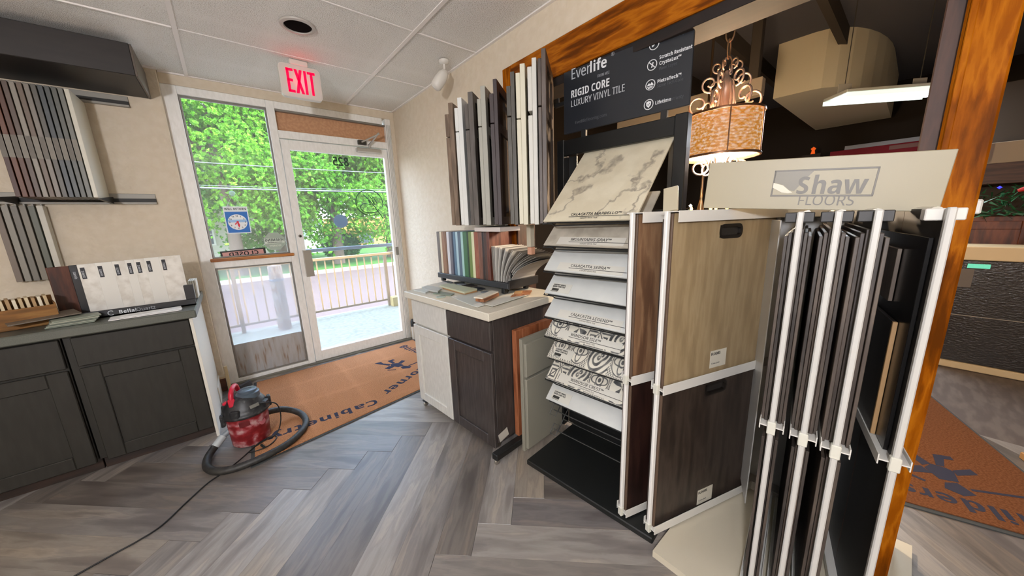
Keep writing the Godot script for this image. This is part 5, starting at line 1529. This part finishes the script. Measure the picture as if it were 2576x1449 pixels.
func build_showroom() -> void:
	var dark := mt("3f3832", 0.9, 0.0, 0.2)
	var ws := struct("wall_showroom")
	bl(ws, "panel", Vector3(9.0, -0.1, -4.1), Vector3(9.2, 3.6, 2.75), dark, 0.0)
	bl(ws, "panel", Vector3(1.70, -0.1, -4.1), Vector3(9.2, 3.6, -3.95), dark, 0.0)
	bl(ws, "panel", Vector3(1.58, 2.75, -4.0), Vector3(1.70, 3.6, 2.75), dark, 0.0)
	var cs := struct("ceiling_showroom")
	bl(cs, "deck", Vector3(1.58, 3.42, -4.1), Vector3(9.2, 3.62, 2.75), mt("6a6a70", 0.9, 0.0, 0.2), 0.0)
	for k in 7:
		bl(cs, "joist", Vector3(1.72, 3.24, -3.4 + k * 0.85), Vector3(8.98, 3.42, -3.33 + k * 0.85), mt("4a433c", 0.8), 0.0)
	var pipe := begin()
	addtube(pipe, [Vector3(3.6, 3.1, -3.6), Vector3(3.6, 3.1, 1.5)], 0.022, 8)
	addtube(pipe, [Vector3(3.6, 3.1, -1.5), Vector3(3.6, 3.22, -1.5)], 0.012, 6)
	put(cs, "pipe", pipe.commit(), mt("4a443d", 0.5))
	# beige bulkhead and a pale beam under the dark ceiling
	var t4 := struct("trim_3")
	var bk := []
	bk.append([5.7, -1.40])
	bk.append([5.7, -1.05])
	for k in 9: bk.append([5.7 + (1.0 - cos(k * PI / 16)) * 1.5, -1.05 + sin(k * PI / 16) * 0.58])
	bk.append([8.6, -0.47])
	bk.append([8.6, -1.40])
	put(t4, "bulkhead", slabpoly(bk, 2.79, 3.42), mt("f6edd2", 0.7))
	bl(t4, "beam", Vector3(4.0, 2.44, -2.6), Vector3(4.10, 2.59, -1.08), mt("a59c90", 0.7), 0.004)
	bl(t4, "column", Vector3(4.0, 2.59, -1.20), Vector3(4.08, 3.42, -1.12), mt("3b3632", 0.7), 0.004)

	# pendant lamp with a drum shade
	var c := Vector3(2.30, 1.695, -0.795)
	var bronze := mt("6b4e3a", 0.3, 0.8)
	var iron := mt("857870", 0.4, 0.5)
	var p := thing("pendant_lamp", "glowing amber drum pendant lamp with scrolled metalwork above the flooring rack", "pendant lamp", c)
	var sh := StandardMaterial3D.new()
	sh.albedo_color = Color("8a6a3c")
	sh.albedo_texture = noise_tex(95, 0.06, 3, [[0.3, "d07a18"], [0.5, "f0b060"], [0.7, "ffdcae"]], 256)
	sh.emission_enabled = true
	sh.emission = Color.BLACK
	sh.emission_texture = noise_tex(95, 0.035, 3, [[0.3, "c0802c"], [0.45, "d09a50"], [0.58, "dcb88c"], [0.75, "eedccb"]], 256)
	sh.emission_energy_multiplier = 0.52
	sh.uv1_triplanar = true
	sh.uv1_scale = Vector3(4, 6, 4)
	sh.roughness = 0.5
	sh.cull_mode = BaseMaterial3D.CULL_DISABLED
	put(p, "shade", lathe([Vector2(0.197, 0.0), Vector2(0.1975, 0.11), Vector2(0.196, 0.225), Vector2(0.193, 0.225), Vector2(0.1945, 0.11), Vector2(0.194, 0.0), Vector2(0.197, 0.0)], 48), sh)
	for k in 30:
		if k % 2 == 0: continue
		put(p, "wire_ring", lathe([Vector2(0.1975, 0.0), Vector2(0.1984, 0.0006), Vector2(0.1975, 0.0012)], 40), mt("b98a58", 0.4, 0.4), Vector3(0, 0.225 * k / 30.0, 0))
	for y in [-0.006, 0.222]:
		put(p, "shade_rim", lathe([Vector2(0.192, 0.0), Vector2(0.2015, 0.0), Vector2(0.2025, 0.006), Vector2(0.2015, 0.012), Vector2(0.192, 0.012), Vector2(0.192, 0.0)], 48), bronze, Vector3(0, y, 0))
	for k in 6:
		var a := TAU * k / 6.0 + 0.55
		put(p, "shade_rib", tube([Vector3(cos(a) * 0.1995, 0.0, sin(a) * 0.1995), Vector3(cos(a) * 0.1995, 0.225, sin(a) * 0.1995)], 0.0035, 6), bronze)
	put(p, "diffuser", lathe([Vector2(0.0, -0.002), Vector2(0.188, 0.010), Vector2(0.190, 0.014), Vector2(0.0, 0.006)], 40), glow("ffeed8", 1.6))
	put(p, "stem", lathe([Vector2(0.0, 0.02), Vector2(0.012, 0.02), Vector2(0.016, 0.16), Vector2(0.030, 0.235), Vector2(0.034, 0.27), Vector2(0.022, 0.30), Vector2(0.028, 0.36), Vector2(0.036, 0.40), Vector2(0.014, 0.43), Vector2(0.010, 0.46), Vector2(0.0, 0.46)], 20), iron)
	for k in 6:
		var a := TAU * k / 6.0
		var ax := Vector3(cos(a), 0, sin(a))
		var st := begin()
		var path := []
		for q in [[0.030, 0.40], [0.045, 0.33], [0.05, 0.27], [0.085, 0.235]]: path.append(ax * q[0] + Vector3.UP * q[1])
		addtube(st, smooth_path(path, 4), 0.0065, 7)
		addtube(st, scroll(ax * 0.132 + Vector3.UP * 0.300, ax, 0.060, 1.15, -PI * 0.65), 0.0062, 7)
		addtube(st, scroll(ax * 0.082 + Vector3.UP * 0.405, ax, 0.046, 1.15, -PI * 0.55), 0.0058, 7)
		addtube(st, scroll(ax * 0.048 + Vector3.UP * 0.485, ax, 0.030, 1.0, -PI * 0.5), 0.0048, 6)
		addtube(st, scroll(ax * 0.105 - Vector3.UP * 0.050, ax, 0.060, 1.2, PI * 0.55), 0.0060, 7)
		put(p, "scroll_arm", st.commit(), iron)
	var chain := begin()
	for k in 14:
		var y := 0.485 + k * 0.085
		var e := []
		for i in 13:
			var a := TAU * i / 12
			var sx := Vector3(1, 0, 0) if k % 2 else Vector3(0, 0, 1)
			e.append(Vector3(0, y, 0) + sx * cos(a) * 0.022 + Vector3.UP * sin(a) * 0.050)
		addtube(chain, e, 0.0042, 6)
	put(p, "chain", chain.commit(), iron)
	put(p, "canopy", lathe([Vector2(0.0, 1.655), Vector2(0.05, 1.665), Vector2(0.06, 1.70), Vector2(0.0, 1.715)], 24), iron)
	for pr in [[-0.045, 2.2, "ffe6c8", 0.9], [0.12, 0.0, "ffdcb0", 0.9]]:
		var l := OmniLight3D.new()
		l.name = "bulb_light"
		l.light_color = Color(pr[2])
		l.light_energy = pr[3] * LAMP
		l.omni_range = 14.0
		l.omni_attenuation = 2.0
		l.light_size = 0.06
		l.shadow_enabled = true
		p.add_child(l, true)
		l.position = Vector3(0, pr[0], 0)

	# twin-tube fluorescent fitting
	var f0 := Vector3(4.95, 2.46, -0.70)
	var f1 := Vector3(5.58, 2.46, -0.01)
	var mid := (f0 + f1) * 0.5
	var turn := atan2(-(f1 - f0).z, (f1 - f0).x)
	var fl := thing("fluorescent_light", "bright white twin-tube fluorescent strip light hanging in the dark showroom", "strip light", mid, turn)
	var fw := 0.92
	bl(fl, "reflector", Vector3(-fw / 2, 0.02, -0.15), Vector3(fw / 2, 0.05, 0.15), mt("cfd4cf", 0.4), 0.004)
	for z in [-0.07, 0.07]:
		put(fl, "tube", tube([Vector3(-fw / 2 + 0.03, -0.005, z), Vector3(fw / 2 - 0.03, -0.005, z)], 0.019, 12), glow("f4fbff", 3.0))
	bl(fl, "side_flange", Vector3(-fw / 2, -0.02, 0.146), Vector3(fw / 2, 0.02, 0.15), glow("e4f6ea", 0.7), 0.0)
	bl(fl, "side_flange", Vector3(-fw / 2, -0.02, -0.15), Vector3(fw / 2, 0.02, -0.146), glow("e4f6ea", 0.7), 0.0)
	for x in [-0.38, 0.28]: bl(fl, "hanger", Vector3(x - 0.06, 0.05, -0.004), Vector3(x + 0.06, 0.14, 0.004), mt("b9b8b2", 0.5), 0.002)
	for x in [-0.38, 0.28]: put(fl, "hanger_wire", tube([Vector3(x, 0.14, 0), Vector3(x, 0.955, 0)], 0.004, 5), mt("4c4a46", 0.5))
	var fa := AreaLight3D.new()
	fa.name = "tube_light"
	fa.area_size = Vector2(0.88, 0.26)
	fa.light_color = Color("eef6ff")
	fa.light_energy = 6.0
	fa.set("area_range", 14.0)
	fa.shadow_enabled = true
	fl.add_child(fa)
	fa.position = Vector3(0, -0.035, 0)
	fa.rotation.x = -PI / 2

	# small crystal chandelier with candle bulbs, below and behind the drum lamp
	var ch := thing("chandelier", "small dark chandelier with candle bulbs seen between the stand and the header sign", "chandelier", Vector3(3.4, 1.30, -1.30))
	var cm := mt("5a4a3c", 0.3, 0.7)
	put(ch, "stem", lathe([Vector2(0, -0.14), Vector2(0.02, -0.12), Vector2(0.04, -0.04), Vector2(0.015, 0.02), Vector2(0.03, 0.10), Vector2(0.012, 0.2), Vector2(0.008, 2.12), Vector2(0, 2.12)], 16), cm)
	for k in 6:
		var a := TAU * k / 6.0 + 0.3
		var ax := Vector3(cos(a), 0, sin(a))
		put(ch, "arm", tube(smooth_path([ax * 0.03 + Vector3.UP * -0.02, ax * 0.10 + Vector3.UP * -0.10, ax * 0.20 + Vector3.UP * -0.04, ax * 0.21 + Vector3.UP * 0.02], 5), 0.007, 7), cm)
		bx(ch, "candle", ax * 0.21 + Vector3.UP * 0.055, Vector3(0.018, 0.07, 0.018), mt("c98a34", 0.5), 0.004)
		put(ch, "flame_bulb", lathe([Vector2(0, 0.0), Vector2(0.012, 0.012), Vector2(0.014, 0.026), Vector2(0.006, 0.048), Vector2(0, 0.055)], 12), glow("ffc46a", 4.0), ax * 0.21 + Vector3.UP * 0.09)
		for j in 3:
			put(ch, "crystal", lathe([Vector2(0, -0.03), Vector2(0.010, -0.012), Vector2(0.006, 0.0), Vector2(0, 0.004)], 6), mt("bcc6c0", 0.1, 0.3), ax * (0.08 + 0.05 * j) + Vector3.UP * (-0.13 - 0.015 * j))
	var cl := OmniLight3D.new()
	cl.name = "bulb_light"
	cl.light_color = Color("ffc67a")
	cl.light_energy = 0.5
	cl.omni_range = 10.0
	cl.omni_attenuation = 2.0
	cl.light_size = 0.05
	cl.shadow_enabled = true
	ch.add_child(cl)
	cl.position = Vector3(0, 0.20, 0)
	var ch2 := thing("crystal_cluster", "pale crystal ball cluster under the small chandelier in the dark showroom", "chandelier", Vector3(4.2, 1.32, -1.85))
	for k in 26:
		var v := Vector3(sin(k * 2.4) * 0.14, (k % 7) * 0.028 - 0.08, cos(k * 2.4) * 0.14)
		put(ch2, "crystal", lathe([Vector2(0, -0.02), Vector2(0.014, 0.0), Vector2(0, 0.02)], 6), mt("8fa39a", 0.08, 0.4), v)
	put(ch2, "stem", tube([Vector3(0, -0.06, 0), Vector3(0, 2.1, 0)], 0.008, 6), cm)
	for k in 3:
		put(ch2, "bulb", lathe([Vector2(0, -0.022), Vector2(0.02, 0), Vector2(0, 0.022)], 10), glow("fff3d8", 5.0), Vector3(0.02 + k * 0.03, 0.14, -0.08 + k * 0.09))
		put(ch2, "bulb_stalk", tube([Vector3(0, 0.08, 0), Vector3(0.02 + k * 0.03, 0.12, -0.08 + k * 0.09)], 0.004, 5), cm)

	# red banner with a white strip on the far side
	var bn := thing("red_banner", "dark red banner with a pale strip along its top, low above the header sign", "banner", Vector3(8.0, 2.20, -0.45), -PI / 2)
	bl(bn, "cloth", Vector3(-0.62, -0.34, -0.01), Vector3(0.45, 0.10, 0.01), mt("8a1a2a", 0.8), 0.002)
	bl(bn, "strip", Vector3(-0.45, 0.10, -0.012), Vector3(0.45, 0.16, 0.016), mt("a7adba", 0.6), 0.002)
	bl(bn, "bow", Vector3(0.05, 0.02, 0.012), Vector3(0.40, 0.08, 0.02), mt("8f6a66", 0.7), 0.004)
	bl(bn, "stand", Vector3(-0.6, -2.20, -0.03), Vector3(-0.56, 0.10, -0.011), dark, 0.0)
	bl(bn, "stand", Vector3(0.40, -2.20, -0.03), Vector3(0.44, 0.10, -0.011), dark, 0.0)
	var dec := thing("table_ornament", "tiny orange glowing ornament in the dark left of the red banner", "ornament", Vector3(7.9, 2.28, -1.28))
	put(dec, "figure", lathe([Vector2(0, 0), Vector2(0.03, 0.01), Vector2(0.02, 0.07), Vector2(0.035, 0.10), Vector2(0, 0.13)], 10), glow("e0581c", 0.7))
	bl(dec, "pedestal", Vector3(-0.12, -2.28, -0.12), Vector3(0.12, -0.001, 0.12), dark, 0.0)

	# wrapped glass-fronted unit right of the post, and the things on and behind it
	var un := thing("wrapped_unit", "plastic-wrapped dark glass unit with a cream top right of the wooden post", "display unit", Vector3(4.60, 0, 0.42), -PI / 2)
	var cream := mt("c4ae88", 0.5)
	bl(un, "top", Vector3(-0.215, 0.925, -0.30), Vector3(0.80, 1.035, 0.03), cream, 0.006)
	bl(un, "plinth", Vector3(-0.215, 0.0, -0.30), Vector3(0.80, 0.058, 0.03), cream, 0.006)
	bl(un, "carcass", Vector3(-0.20, 0.058, -0.29), Vector3(0.78, 0.925, 0.0), mt("241d18", 0.6), 0.003)
	var wrap := mt("2b2622", 0.16, 0.2, 0.6)
	wrap.normal_enabled = true
	wrap.normal_scale = 0.25
	wrap.normal_texture = noise_tex(97, 0.05, 3, [], 256, FastNoiseLite.TYPE_SIMPLEX_SMOOTH, 12.0, true, 8.0)
	wrap.uv1_triplanar = true
	wrap.uv1_scale = Vector3(2, 5, 2)
	bl(un, "wrapped_glass", Vector3(-0.195, 0.062, 0.0), Vector3(0.775, 0.920, 0.012), wrap, 0.002)
	bl(un, "divider", Vector3(-0.195, 0.46, 0.012), Vector3(0.775, 0.466, 0.016), mt("8a8276", 0.4), 0.001)
	bl(un, "paper", Vector3(-0.13, 0.70, 0.012), Vector3(-0.05, 0.85, 0.0145), mt("5d544c", 0.6), 0.0)
	var glowp := glow("5fbfa4", 0.6)
	bl(un, "display_lamp", Vector3(-0.09, 0.86, 0.012), Vector3(0.02, 0.895, 0.018), glowp, 0.004)
	var wd := wood("cherry", "3e1d0e", "5a2c16", "6d391f", 1, 0.5, 81)
	var cab := thing("back_cabinet", "reddish-brown wooden cabinet behind the plastic-wrapped unit", "cabinet", Vector3(5.05, 0, 0.55), -PI / 2)
	bl(cab, "carcass", Vector3(-0.50, 0.0, -0.4), Vector3(0.9, 1.26, 0.0), wd, 0.004)
	shaker(cab, "door", -0.44, 0.10, 0.08, 1.22, 0.021, wd, 0.07)
	bl(cab, "shelf", Vector3(-0.50, 1.53, -0.4), Vector3(0.9, 1.70, 0.0), wood("dark jamb", "2c1a12", "3c2519", "482d20", 0, 0.6, 4), 0.004)
	bl(cab, "back", Vector3(-0.50, 1.26, -0.4), Vector3(0.9, 2.4, -0.37), dark, 0.0)
	bl(cab, "panel", Vector3(-0.50, 1.70, -0.37), Vector3(0.9, 1.87, -0.03), mt("8b7b66", 0.7), 0.003)
	bl(cab, "side", Vector3(-0.50, 1.26, -0.37), Vector3(-0.46, 1.53, -0.01), wd, 0.002)
	var gr := thing("green_garland", "dark green garland with a red bow on the brown cabinet", "garland", Vector3(5.0, 1.262, 0.62))
	rng.seed = 77
	var leaf := begin()
	for k in 260:
		var v := Vector3(rng.randf_range(-0.12, 0.06), rng.randf_range(0.0, 0.24), rng.randf_range(-0.28, 0.3))
		var dir := Vector3(rng.randf_range(-1, 0.2), rng.randf_range(-0.6, 0.8), rng.randf_range(-1, 1)).normalized() * 0.07
		var sd := dir.cross(Vector3(rng.randf() - 0.5, rng.randf(), rng.randf() - 0.5)).normalized() * 0.009
		face(leaf, [v - sd, v + sd, v + dir], Vector3(-1, 0.3, 0))
	var gm := put(gr, "needles", leaf.commit(), mt("16502c", 0.5))
	gm.set_meta("kind", "stuff")
	put(gr, "ribbon", tube(smooth_path([Vector3(-0.15, 0.20, -0.12), Vector3(-0.17, 0.235, -0.03), Vector3(-0.17, 0.24, 0.06), Vector3(-0.15, 0.21, 0.14)], 5), [0.012, 0.015, 0.018, 0.02, 0.022, 0.024, 0.024, 0.022, 0.02, 0.018, 0.015, 0.013, 0.012, 0.011, 0.010, 0.008], 8), mt("b3171c", 0.5))
	put(gr, "blue_light", lathe([Vector2(0, -0.012), Vector2(0.014, 0), Vector2(0, 0.012)], 10), glow("2a2cff", 2.5), Vector3(-0.17, 0.232, -0.21))
	tag(bx(self, "red_candle", Vector3(4.98, 1.80, 0.285), Vector3(0.05, 0.18, 0.05), mt("a5122a", 0.4), 0.01), "small red candle against the beige panel right of the wooden post", "candle")
	var rl := thing("paper_rolls", "pale paper-wrapped rolls leaning on the wrapped unit at the right picture edge", "rolls", Vector3(4.56, 1.036, 0.66))
	put(rl, "roll", tube([Vector3(0, 0.016, -0.08), Vector3(0.01, 0.40, 0.12)], 0.030, 12), mt("8a6a4a", 0.6))
	put(rl, "paper_band", tube([Vector3(0.003, 0.12, -0.026), Vector3(0.005, 0.20, 0.016)], 0.033, 12), mt("b9b2a4", 0.6))
	put(rl, "paper_band", tube([Vector3(0.001, 0.03, -0.072), Vector3(0.002, 0.08, -0.046)], 0.033, 12), mt("c6c0b2", 0.6))
	tag(bx(self, "cardboard_piece", Vector3(3.06, 0.02, 0.66), Vector3(0.22, 0.038, 0.16), mt("b98d5c", 0.7), 0.003, Vector3(0, 0.4, 0)), "tan cardboard piece on the floor beside the second mat", "cardboard")

const LAMP := 2.4

# ------------------------------------------------------------------ the street outside
func leaf_mesh() -> ArrayMesh:
	var st := begin()
	for q in [[0.0, 0.0], [1.2, 0.5], [2.4, -0.4]]:
		var b := Basis.from_euler(Vector3(q[1], q[0], 0.3))
		face(st, [b * Vector3(-0.5, 0, 0), b * Vector3(0, 0.28, 0.05), b * Vector3(0.5, 0, 0), b * Vector3(0, -0.28, 0.05)], b * Vector3(0, 0, 1))
	return st.commit()

func tree(label: String, at: Vector3, height: float, spread: float, n: int, m: Material, leafy: Mesh, low: float, group := "") -> void:
	var t := thing("street_tree", label, "tree", at, 0.0, group)
	var bark := mt("6a5a4c", 0.9)
	put(t, "trunk", tube([Vector3(0, -0.1, 0), Vector3(0.05, height * 0.25, 0.05), Vector3(-0.05, height * 0.5, 0), Vector3(0.05, height * 0.85, 0)], [0.26, 0.20, 0.14, 0.05], 9), bark)
	for k in 5:
		var a := TAU * k / 5.0 + at.x
		put(t, "branch", tube([Vector3(0, height * (0.30 + 0.08 * k), 0), Vector3(cos(a), 0.7, sin(a)) * spread * 0.35 + Vector3(0, height * (0.30 + 0.08 * k), 0), Vector3(cos(a) * 0.7, 0.6, sin(a) * 0.7) * spread * 0.8 + Vector3(0, height * (0.28 + 0.08 * k), 0)], [0.09, 0.06, 0.02], 6), bark)
	var clumps := []
	for k in 46:
		var v := Vector3(rng.randfn(), rng.randfn(), rng.randfn()).normalized() * pow(rng.randf(), 0.4)
		clumps.append(Vector3(v.x * spread, low + (height - low) * (0.5 + 0.5 * v.y), v.z * spread * 0.8))
	var mm := MultiMesh.new()
	mm.transform_format = MultiMesh.TRANSFORM_3D
	mm.use_colors = true
	mm.mesh = leafy
	mm.instance_count = n
	for i in n:
		var c: Vector3 = clumps[rng.randi() % clumps.size()]
		var p := c + Vector3(rng.randfn(), rng.randfn() * 0.7, rng.randfn()) * spread * 0.17
		var b := Basis.from_euler(Vector3(rng.randf() * TAU, rng.randf() * TAU, rng.randf() * TAU)).scaled(Vector3.ONE * rng.randf_range(0.12, 0.24))
		mm.set_instance_transform(i, Transform3D(b, p))
		var g := rng.randf_range(0.72, 1.15)
		mm.set_instance_color(i, Color(g * rng.randf_range(0.85, 1.15), g, g * 0.9))
	var o := MultiMeshInstance3D.new()
	o.name = "leaves"
	o.multimesh = mm
	o.material_override = m
	o.set_meta("kind", "stuff")
	t.add_child(o)

func build_street() -> void:
	rng.seed = 4242
	var G := -0.62
	var gr := struct("ground")
	var asphalt := grained("warm asphalt", noise_tex(101, 0.05, 4, [[0.2, "594a47"], [0.8, "635350"]], 512), Vector3(0.4, 0.4, 0.4), 0.9, "ffffff", 0.0, true)
	bl(gr, "street", Vector3(-40, G - 0.3, -15.9), Vector3(60, G, -5.95), asphalt, 0.0)
	bl(gr, "kerb", Vector3(-40, G - 0.3, -16.2), Vector3(60, G + 0.13, -15.9), mt("b3aca4", 0.8), 0.02)
	bl(gr, "lawn", Vector3(-40, G - 0.3, -60), Vector3(60, G + 0.12, -16.2), grained("lawn", noise_tex(103, 0.08, 4, [[0.2, "265a08"], [0.8, "3c7814"]], 512), Vector3(0.5, 0.5, 0.5), 0.9, "ffffff", 0.0, true), 0.0)
	var conc := grained("concrete", noise_tex(105, 0.03, 5, [[0.2, "7a7868"], [0.5, "858373"], [0.8, "8d8b7a"]], 512), Vector3(0.9, 0.9, 0.9), 0.85, "ffffff", 0.0, true)
	bl(gr, "porch_slab", Vector3(-8, -0.35, -5.95), Vector3(12, -0.05, -3.88), conc, 0.01)
	# railing
	var tan := mt("a58a63", 0.6)
	var rl := thing("porch_railing", "tan painted metal porch railing with thin vertical bars outside the door", "railing", Vector3(0, -0.05, -5.82))
	bl(rl, "top_rail", Vector3(-4, 0.895, -0.022), Vector3(7, 0.940, 0.022), tan, 0.006)
	bl(rl, "bottom_rail", Vector3(-4, 0.098, -0.016), Vector3(7, 0.130, 0.016), mt("7d6a54", 0.6), 0.004)
	var k := 0
	for i in range(-14, 48):
		var x := 0.05 + i * 0.1165
		bl(rl, "baluster", Vector3(x - 0.009, 0.130, -0.009), Vector3(x + 0.009, 0.895, 0.009), tan, 0.002)
	for x in [-1.9, -0.02, 2.02, 4.1, 6.3]:
		bl(rl, "post", Vector3(x - 0.024, 0.0, -0.024), Vector3(x + 0.024, 0.9, 0.024), mt("7d6a54", 0.6), 0.004)
	var bo := thing("porch_bollard", "weathered round wooden post behind the hazy lower window pane", "post", Vector3(0.435, -0.05, -5.60))
	put(bo, "shaft", lathe([Vector2(0, 0), Vector2(0.082, 0), Vector2(0.080, 0.45), Vector2(0.084, 0.88), Vector2(0.078, 0.91), Vector2(0, 0.92)], 20), grained("weathered", noise_tex(107, 0.04, 4, [[0.25, "6b4a30"], [0.5, "7d7a78"], [0.75, "93795a"]], 256, FastNoiseLite.TYPE_SIMPLEX_SMOOTH, 14.0), Vector3(4, 0.7, 4), 0.6))
	put(bo, "collar", lathe([Vector2(0.085, 0.70), Vector2(0.088, 0.705), Vector2(0.088, 0.725), Vector2(0.085, 0.73)], 20), mt("5c6a78", 0.4, 0.5))
	var pc := thing("porch_column", "pale porch column with an orange-brown edge at the right of the door view", "column", Vector3(2.33, -0.05, -5.72))
	bl(pc, "shaft", Vector3(-0.05, 0.0, -0.07), Vector3(0.09, 3.0, 0.07), mt("d9d3c8", 0.6), 0.006)
	bl(pc, "edge_board", Vector3(-0.072, 0.0, -0.07), Vector3(-0.05, 3.0, 0.07), mt("b06e3c", 0.6), 0.003)
	bl(pc, "crate", Vector3(-0.30, 0.0, -0.10), Vector3(-0.075, 0.16, 0.06), mt("a7925a", 0.7), 0.004)
	# clapboard house across the street
	var h := thing("clapboard_house", "cream clapboard house across the street behind the left window pane", "house", Vector3(-0.4, G, -28.0))
	var clap := mt("c9c8b4", 0.7)
	for i in 16:
		bx(h, "siding_board", Vector3(-0.7, 0.25 * i + 0.125, 0.0), Vector3(12.6, 0.25, 0.05), clap, 0.01, Vector3(0.10, 0, 0))
	bl(h, "wall_core", Vector3(-7.0, 0.0, -6.0), Vector3(5.6, 4.0, -0.02), clap, 0.0)
	for x in [-0.9, 3.1]:
		var w := bl(h, "window", Vector3(x - 0.75, 1.0, 0.02), Vector3(x + 0.75, 2.4, 0.09), mt("e0e0d4", 0.6), 0.01)
		bx(w, "pane", Vector3(0, 0, 0.03), Vector3(1.3, 1.2, 0.02), mt("4a5664", 0.2), 0.0)
		bx(w, "sash_bar", Vector3(0, 0, 0.045), Vector3(1.3, 0.05, 0.02), mt("e0e0d4", 0.6), 0.0)
	put(h, "roof", prism(PackedVector2Array([Vector2(-6.6, 3.9), Vector2(0.5, 3.9), Vector2(-3.0, 6.6)]), -7.3, 5.9), mt("a5a59c", 0.9), Vector3.ZERO, Vector3(0, PI / 2, 0))
	# orange-tan building further right
	var b := thing("tan_building", "low orange-tan brick building with a gable roof behind the trees at right", "building", Vector3(7.6, G, -30.0))
	var brick := mt("b98a58", 0.8)
	bl(b, "wall", Vector3(-3.6, 0, -5), Vector3(9, 1.5, 0), brick, 0.0)
	put(b, "gable", prism(PackedVector2Array([Vector2(-3.9, 1.48), Vector2(9.3, 1.48), Vector2(7.0, 2.5), Vector2(-1.6, 2.5)]), -5.2, 0.15), mt("c4834a", 0.85))
	for x in [-2.0, 1.5, 5.0]:
		var w := bl(b, "window", Vector3(x - 0.6, 0.4, 0.0), Vector3(x + 0.6, 1.25, 0.06), mt("6b6a68", 0.4), 0.01)
		bx(w, "pane", Vector3(0, 0, 0.03), Vector3(1.0, 0.75, 0.02), mt("3d4650", 0.2), 0.0)
	bl(b, "fascia", Vector3(-3.9, 1.38, 0.15), Vector3(9.3, 1.5, 0.25), mt("8a5730", 0.8), 0.0)
	var sd := thing("white_shed", "small white shed between the two houses across the street", "shed", Vector3(4.4, G, -27.0))
	bl(sd, "wall", Vector3(-0.9, 0, -1.5), Vector3(0.9, 2.2, 0), mt("dfe3e6", 0.7), 0.0)
	put(sd, "roof", prism(PackedVector2Array([Vector2(-1.1, 2.2), Vector2(1.1, 2.2), Vector2(0, 3.0)]), -1.7, 0.2), mt("c3c8cc", 0.8))
	# trees
	var leafy := leaf_mesh()
	var lm := []
	for hx in ["72b02c", "86bf34", "569438", "90c644"]:
		var m := StandardMaterial3D.new()
		m.albedo_color = Color(hx)
		m.vertex_color_use_as_albedo = true
		m.roughness = 0.7
		m.backlight_enabled = true
		m.backlight = Color(hx).lightened(0.1)
		m.cull_mode = BaseMaterial3D.CULL_DISABLED
		lm.append(m)
	tree("tall yellow-green street tree filling the upper left window", Vector3(0.2, G, -17.4), 10.0, 3.0, 17000, lm[1], leafy, 1.9)
	tree("bright green tree behind the middle of the glass door", Vector3(4.1, G, -18.2), 9.5, 3.2, 18000, lm[0], leafy, 0.5)
	tree("broad light green tree at the right side of the glass door", Vector3(7.0, G, -19.0), 9.0, 3.2, 17000, lm[3], leafy, 0.4)
	tree("darker green tree standing between the two window trees", Vector3(2.0, G, -20.5), 11.0, 3.0, 14000, lm[2], leafy, 0.8)
	tree("tall tree at the left edge of the window behind the yellow-green one", Vector3(-2.6, G, -21.5), 11.0, 3.4, 9000, lm[2], leafy, 1.5)
	tree("far pale tree behind the tan building", Vector3(13.5, G, -38.0), 11.0, 4.4, 6000, lm[3], leafy, 1.5)
	tree("far tree rising behind the clapboard house roof", Vector3(3.4, G, -41.0), 13.0, 5.0, 9000, lm[1], leafy, 2.0)
	# shrub by the lawn
	var sb := thing("round_shrub", "dark green rounded shrub left of the tan building", "shrub", Vector3(4.7, G + 0.1, -20.0))
	var mm := MultiMesh.new()
	mm.transform_format = MultiMesh.TRANSFORM_3D
	mm.mesh = leafy
	mm.instance_count = 1500
	for i in 1500:
		var v := Vector3(rng.randfn(), rng.randfn(), rng.randfn()).normalized() * rng.randf_range(0.6, 1.0)
		mm.set_instance_transform(i, Transform3D(Basis.from_euler(Vector3(rng.randf() * TAU, rng.randf() * TAU, 0)).scaled(Vector3.ONE * 0.16), Vector3(v.x * 1.0, 0.75 + v.y * 0.75, v.z * 0.9)))
	var so := MultiMeshInstance3D.new()
	so.name = "leaves"
	so.multimesh = mm
	so.material_override = mt("3f7a44", 0.7)
	so.set_meta("kind", "stuff")
	sb.add_child(so)
	put(sb, "stem", tube([Vector3(0, -0.1, 0), Vector3(0, 0.8, 0)], 0.06, 7), mt("5a4a3c", 0.9))
	# overhead wires
	var wm := mt("6f7a78", 0.5)
	for q in [["power_line", "upper thin overhead wire crossing the window", 3.05, 0.012, -12.0], ["power_line", "lower twisted overhead cable crossing the window and the door", 2.44, 0.022, -12.2], ["power_line", "thin overhead wire just above the twisted cable", 2.52, 0.008, -12.4]]:
		var pts := []
		for i in 17:
			var x := -14.0 + i * 2.0
			pts.append(Vector3(x, q[2] + pow((x - 2.0) / 16.0, 2) * 0.7, q[4]))
		tag(put(self, q[0], tube(pts, q[3], 6), wm), q[1], "wire")

func _ready() -> void:
	rng.seed = 2024
	view_and_light()
	build_floor()
	build_shell()
	build_storefront()
	build_showroom()
	build_street()
	rng.seed = 99
	build_left()
	build_mats()
	build_vacuum()
	build_island()
	build_door_fan()
	build_tile_stand()
	build_page_rack()
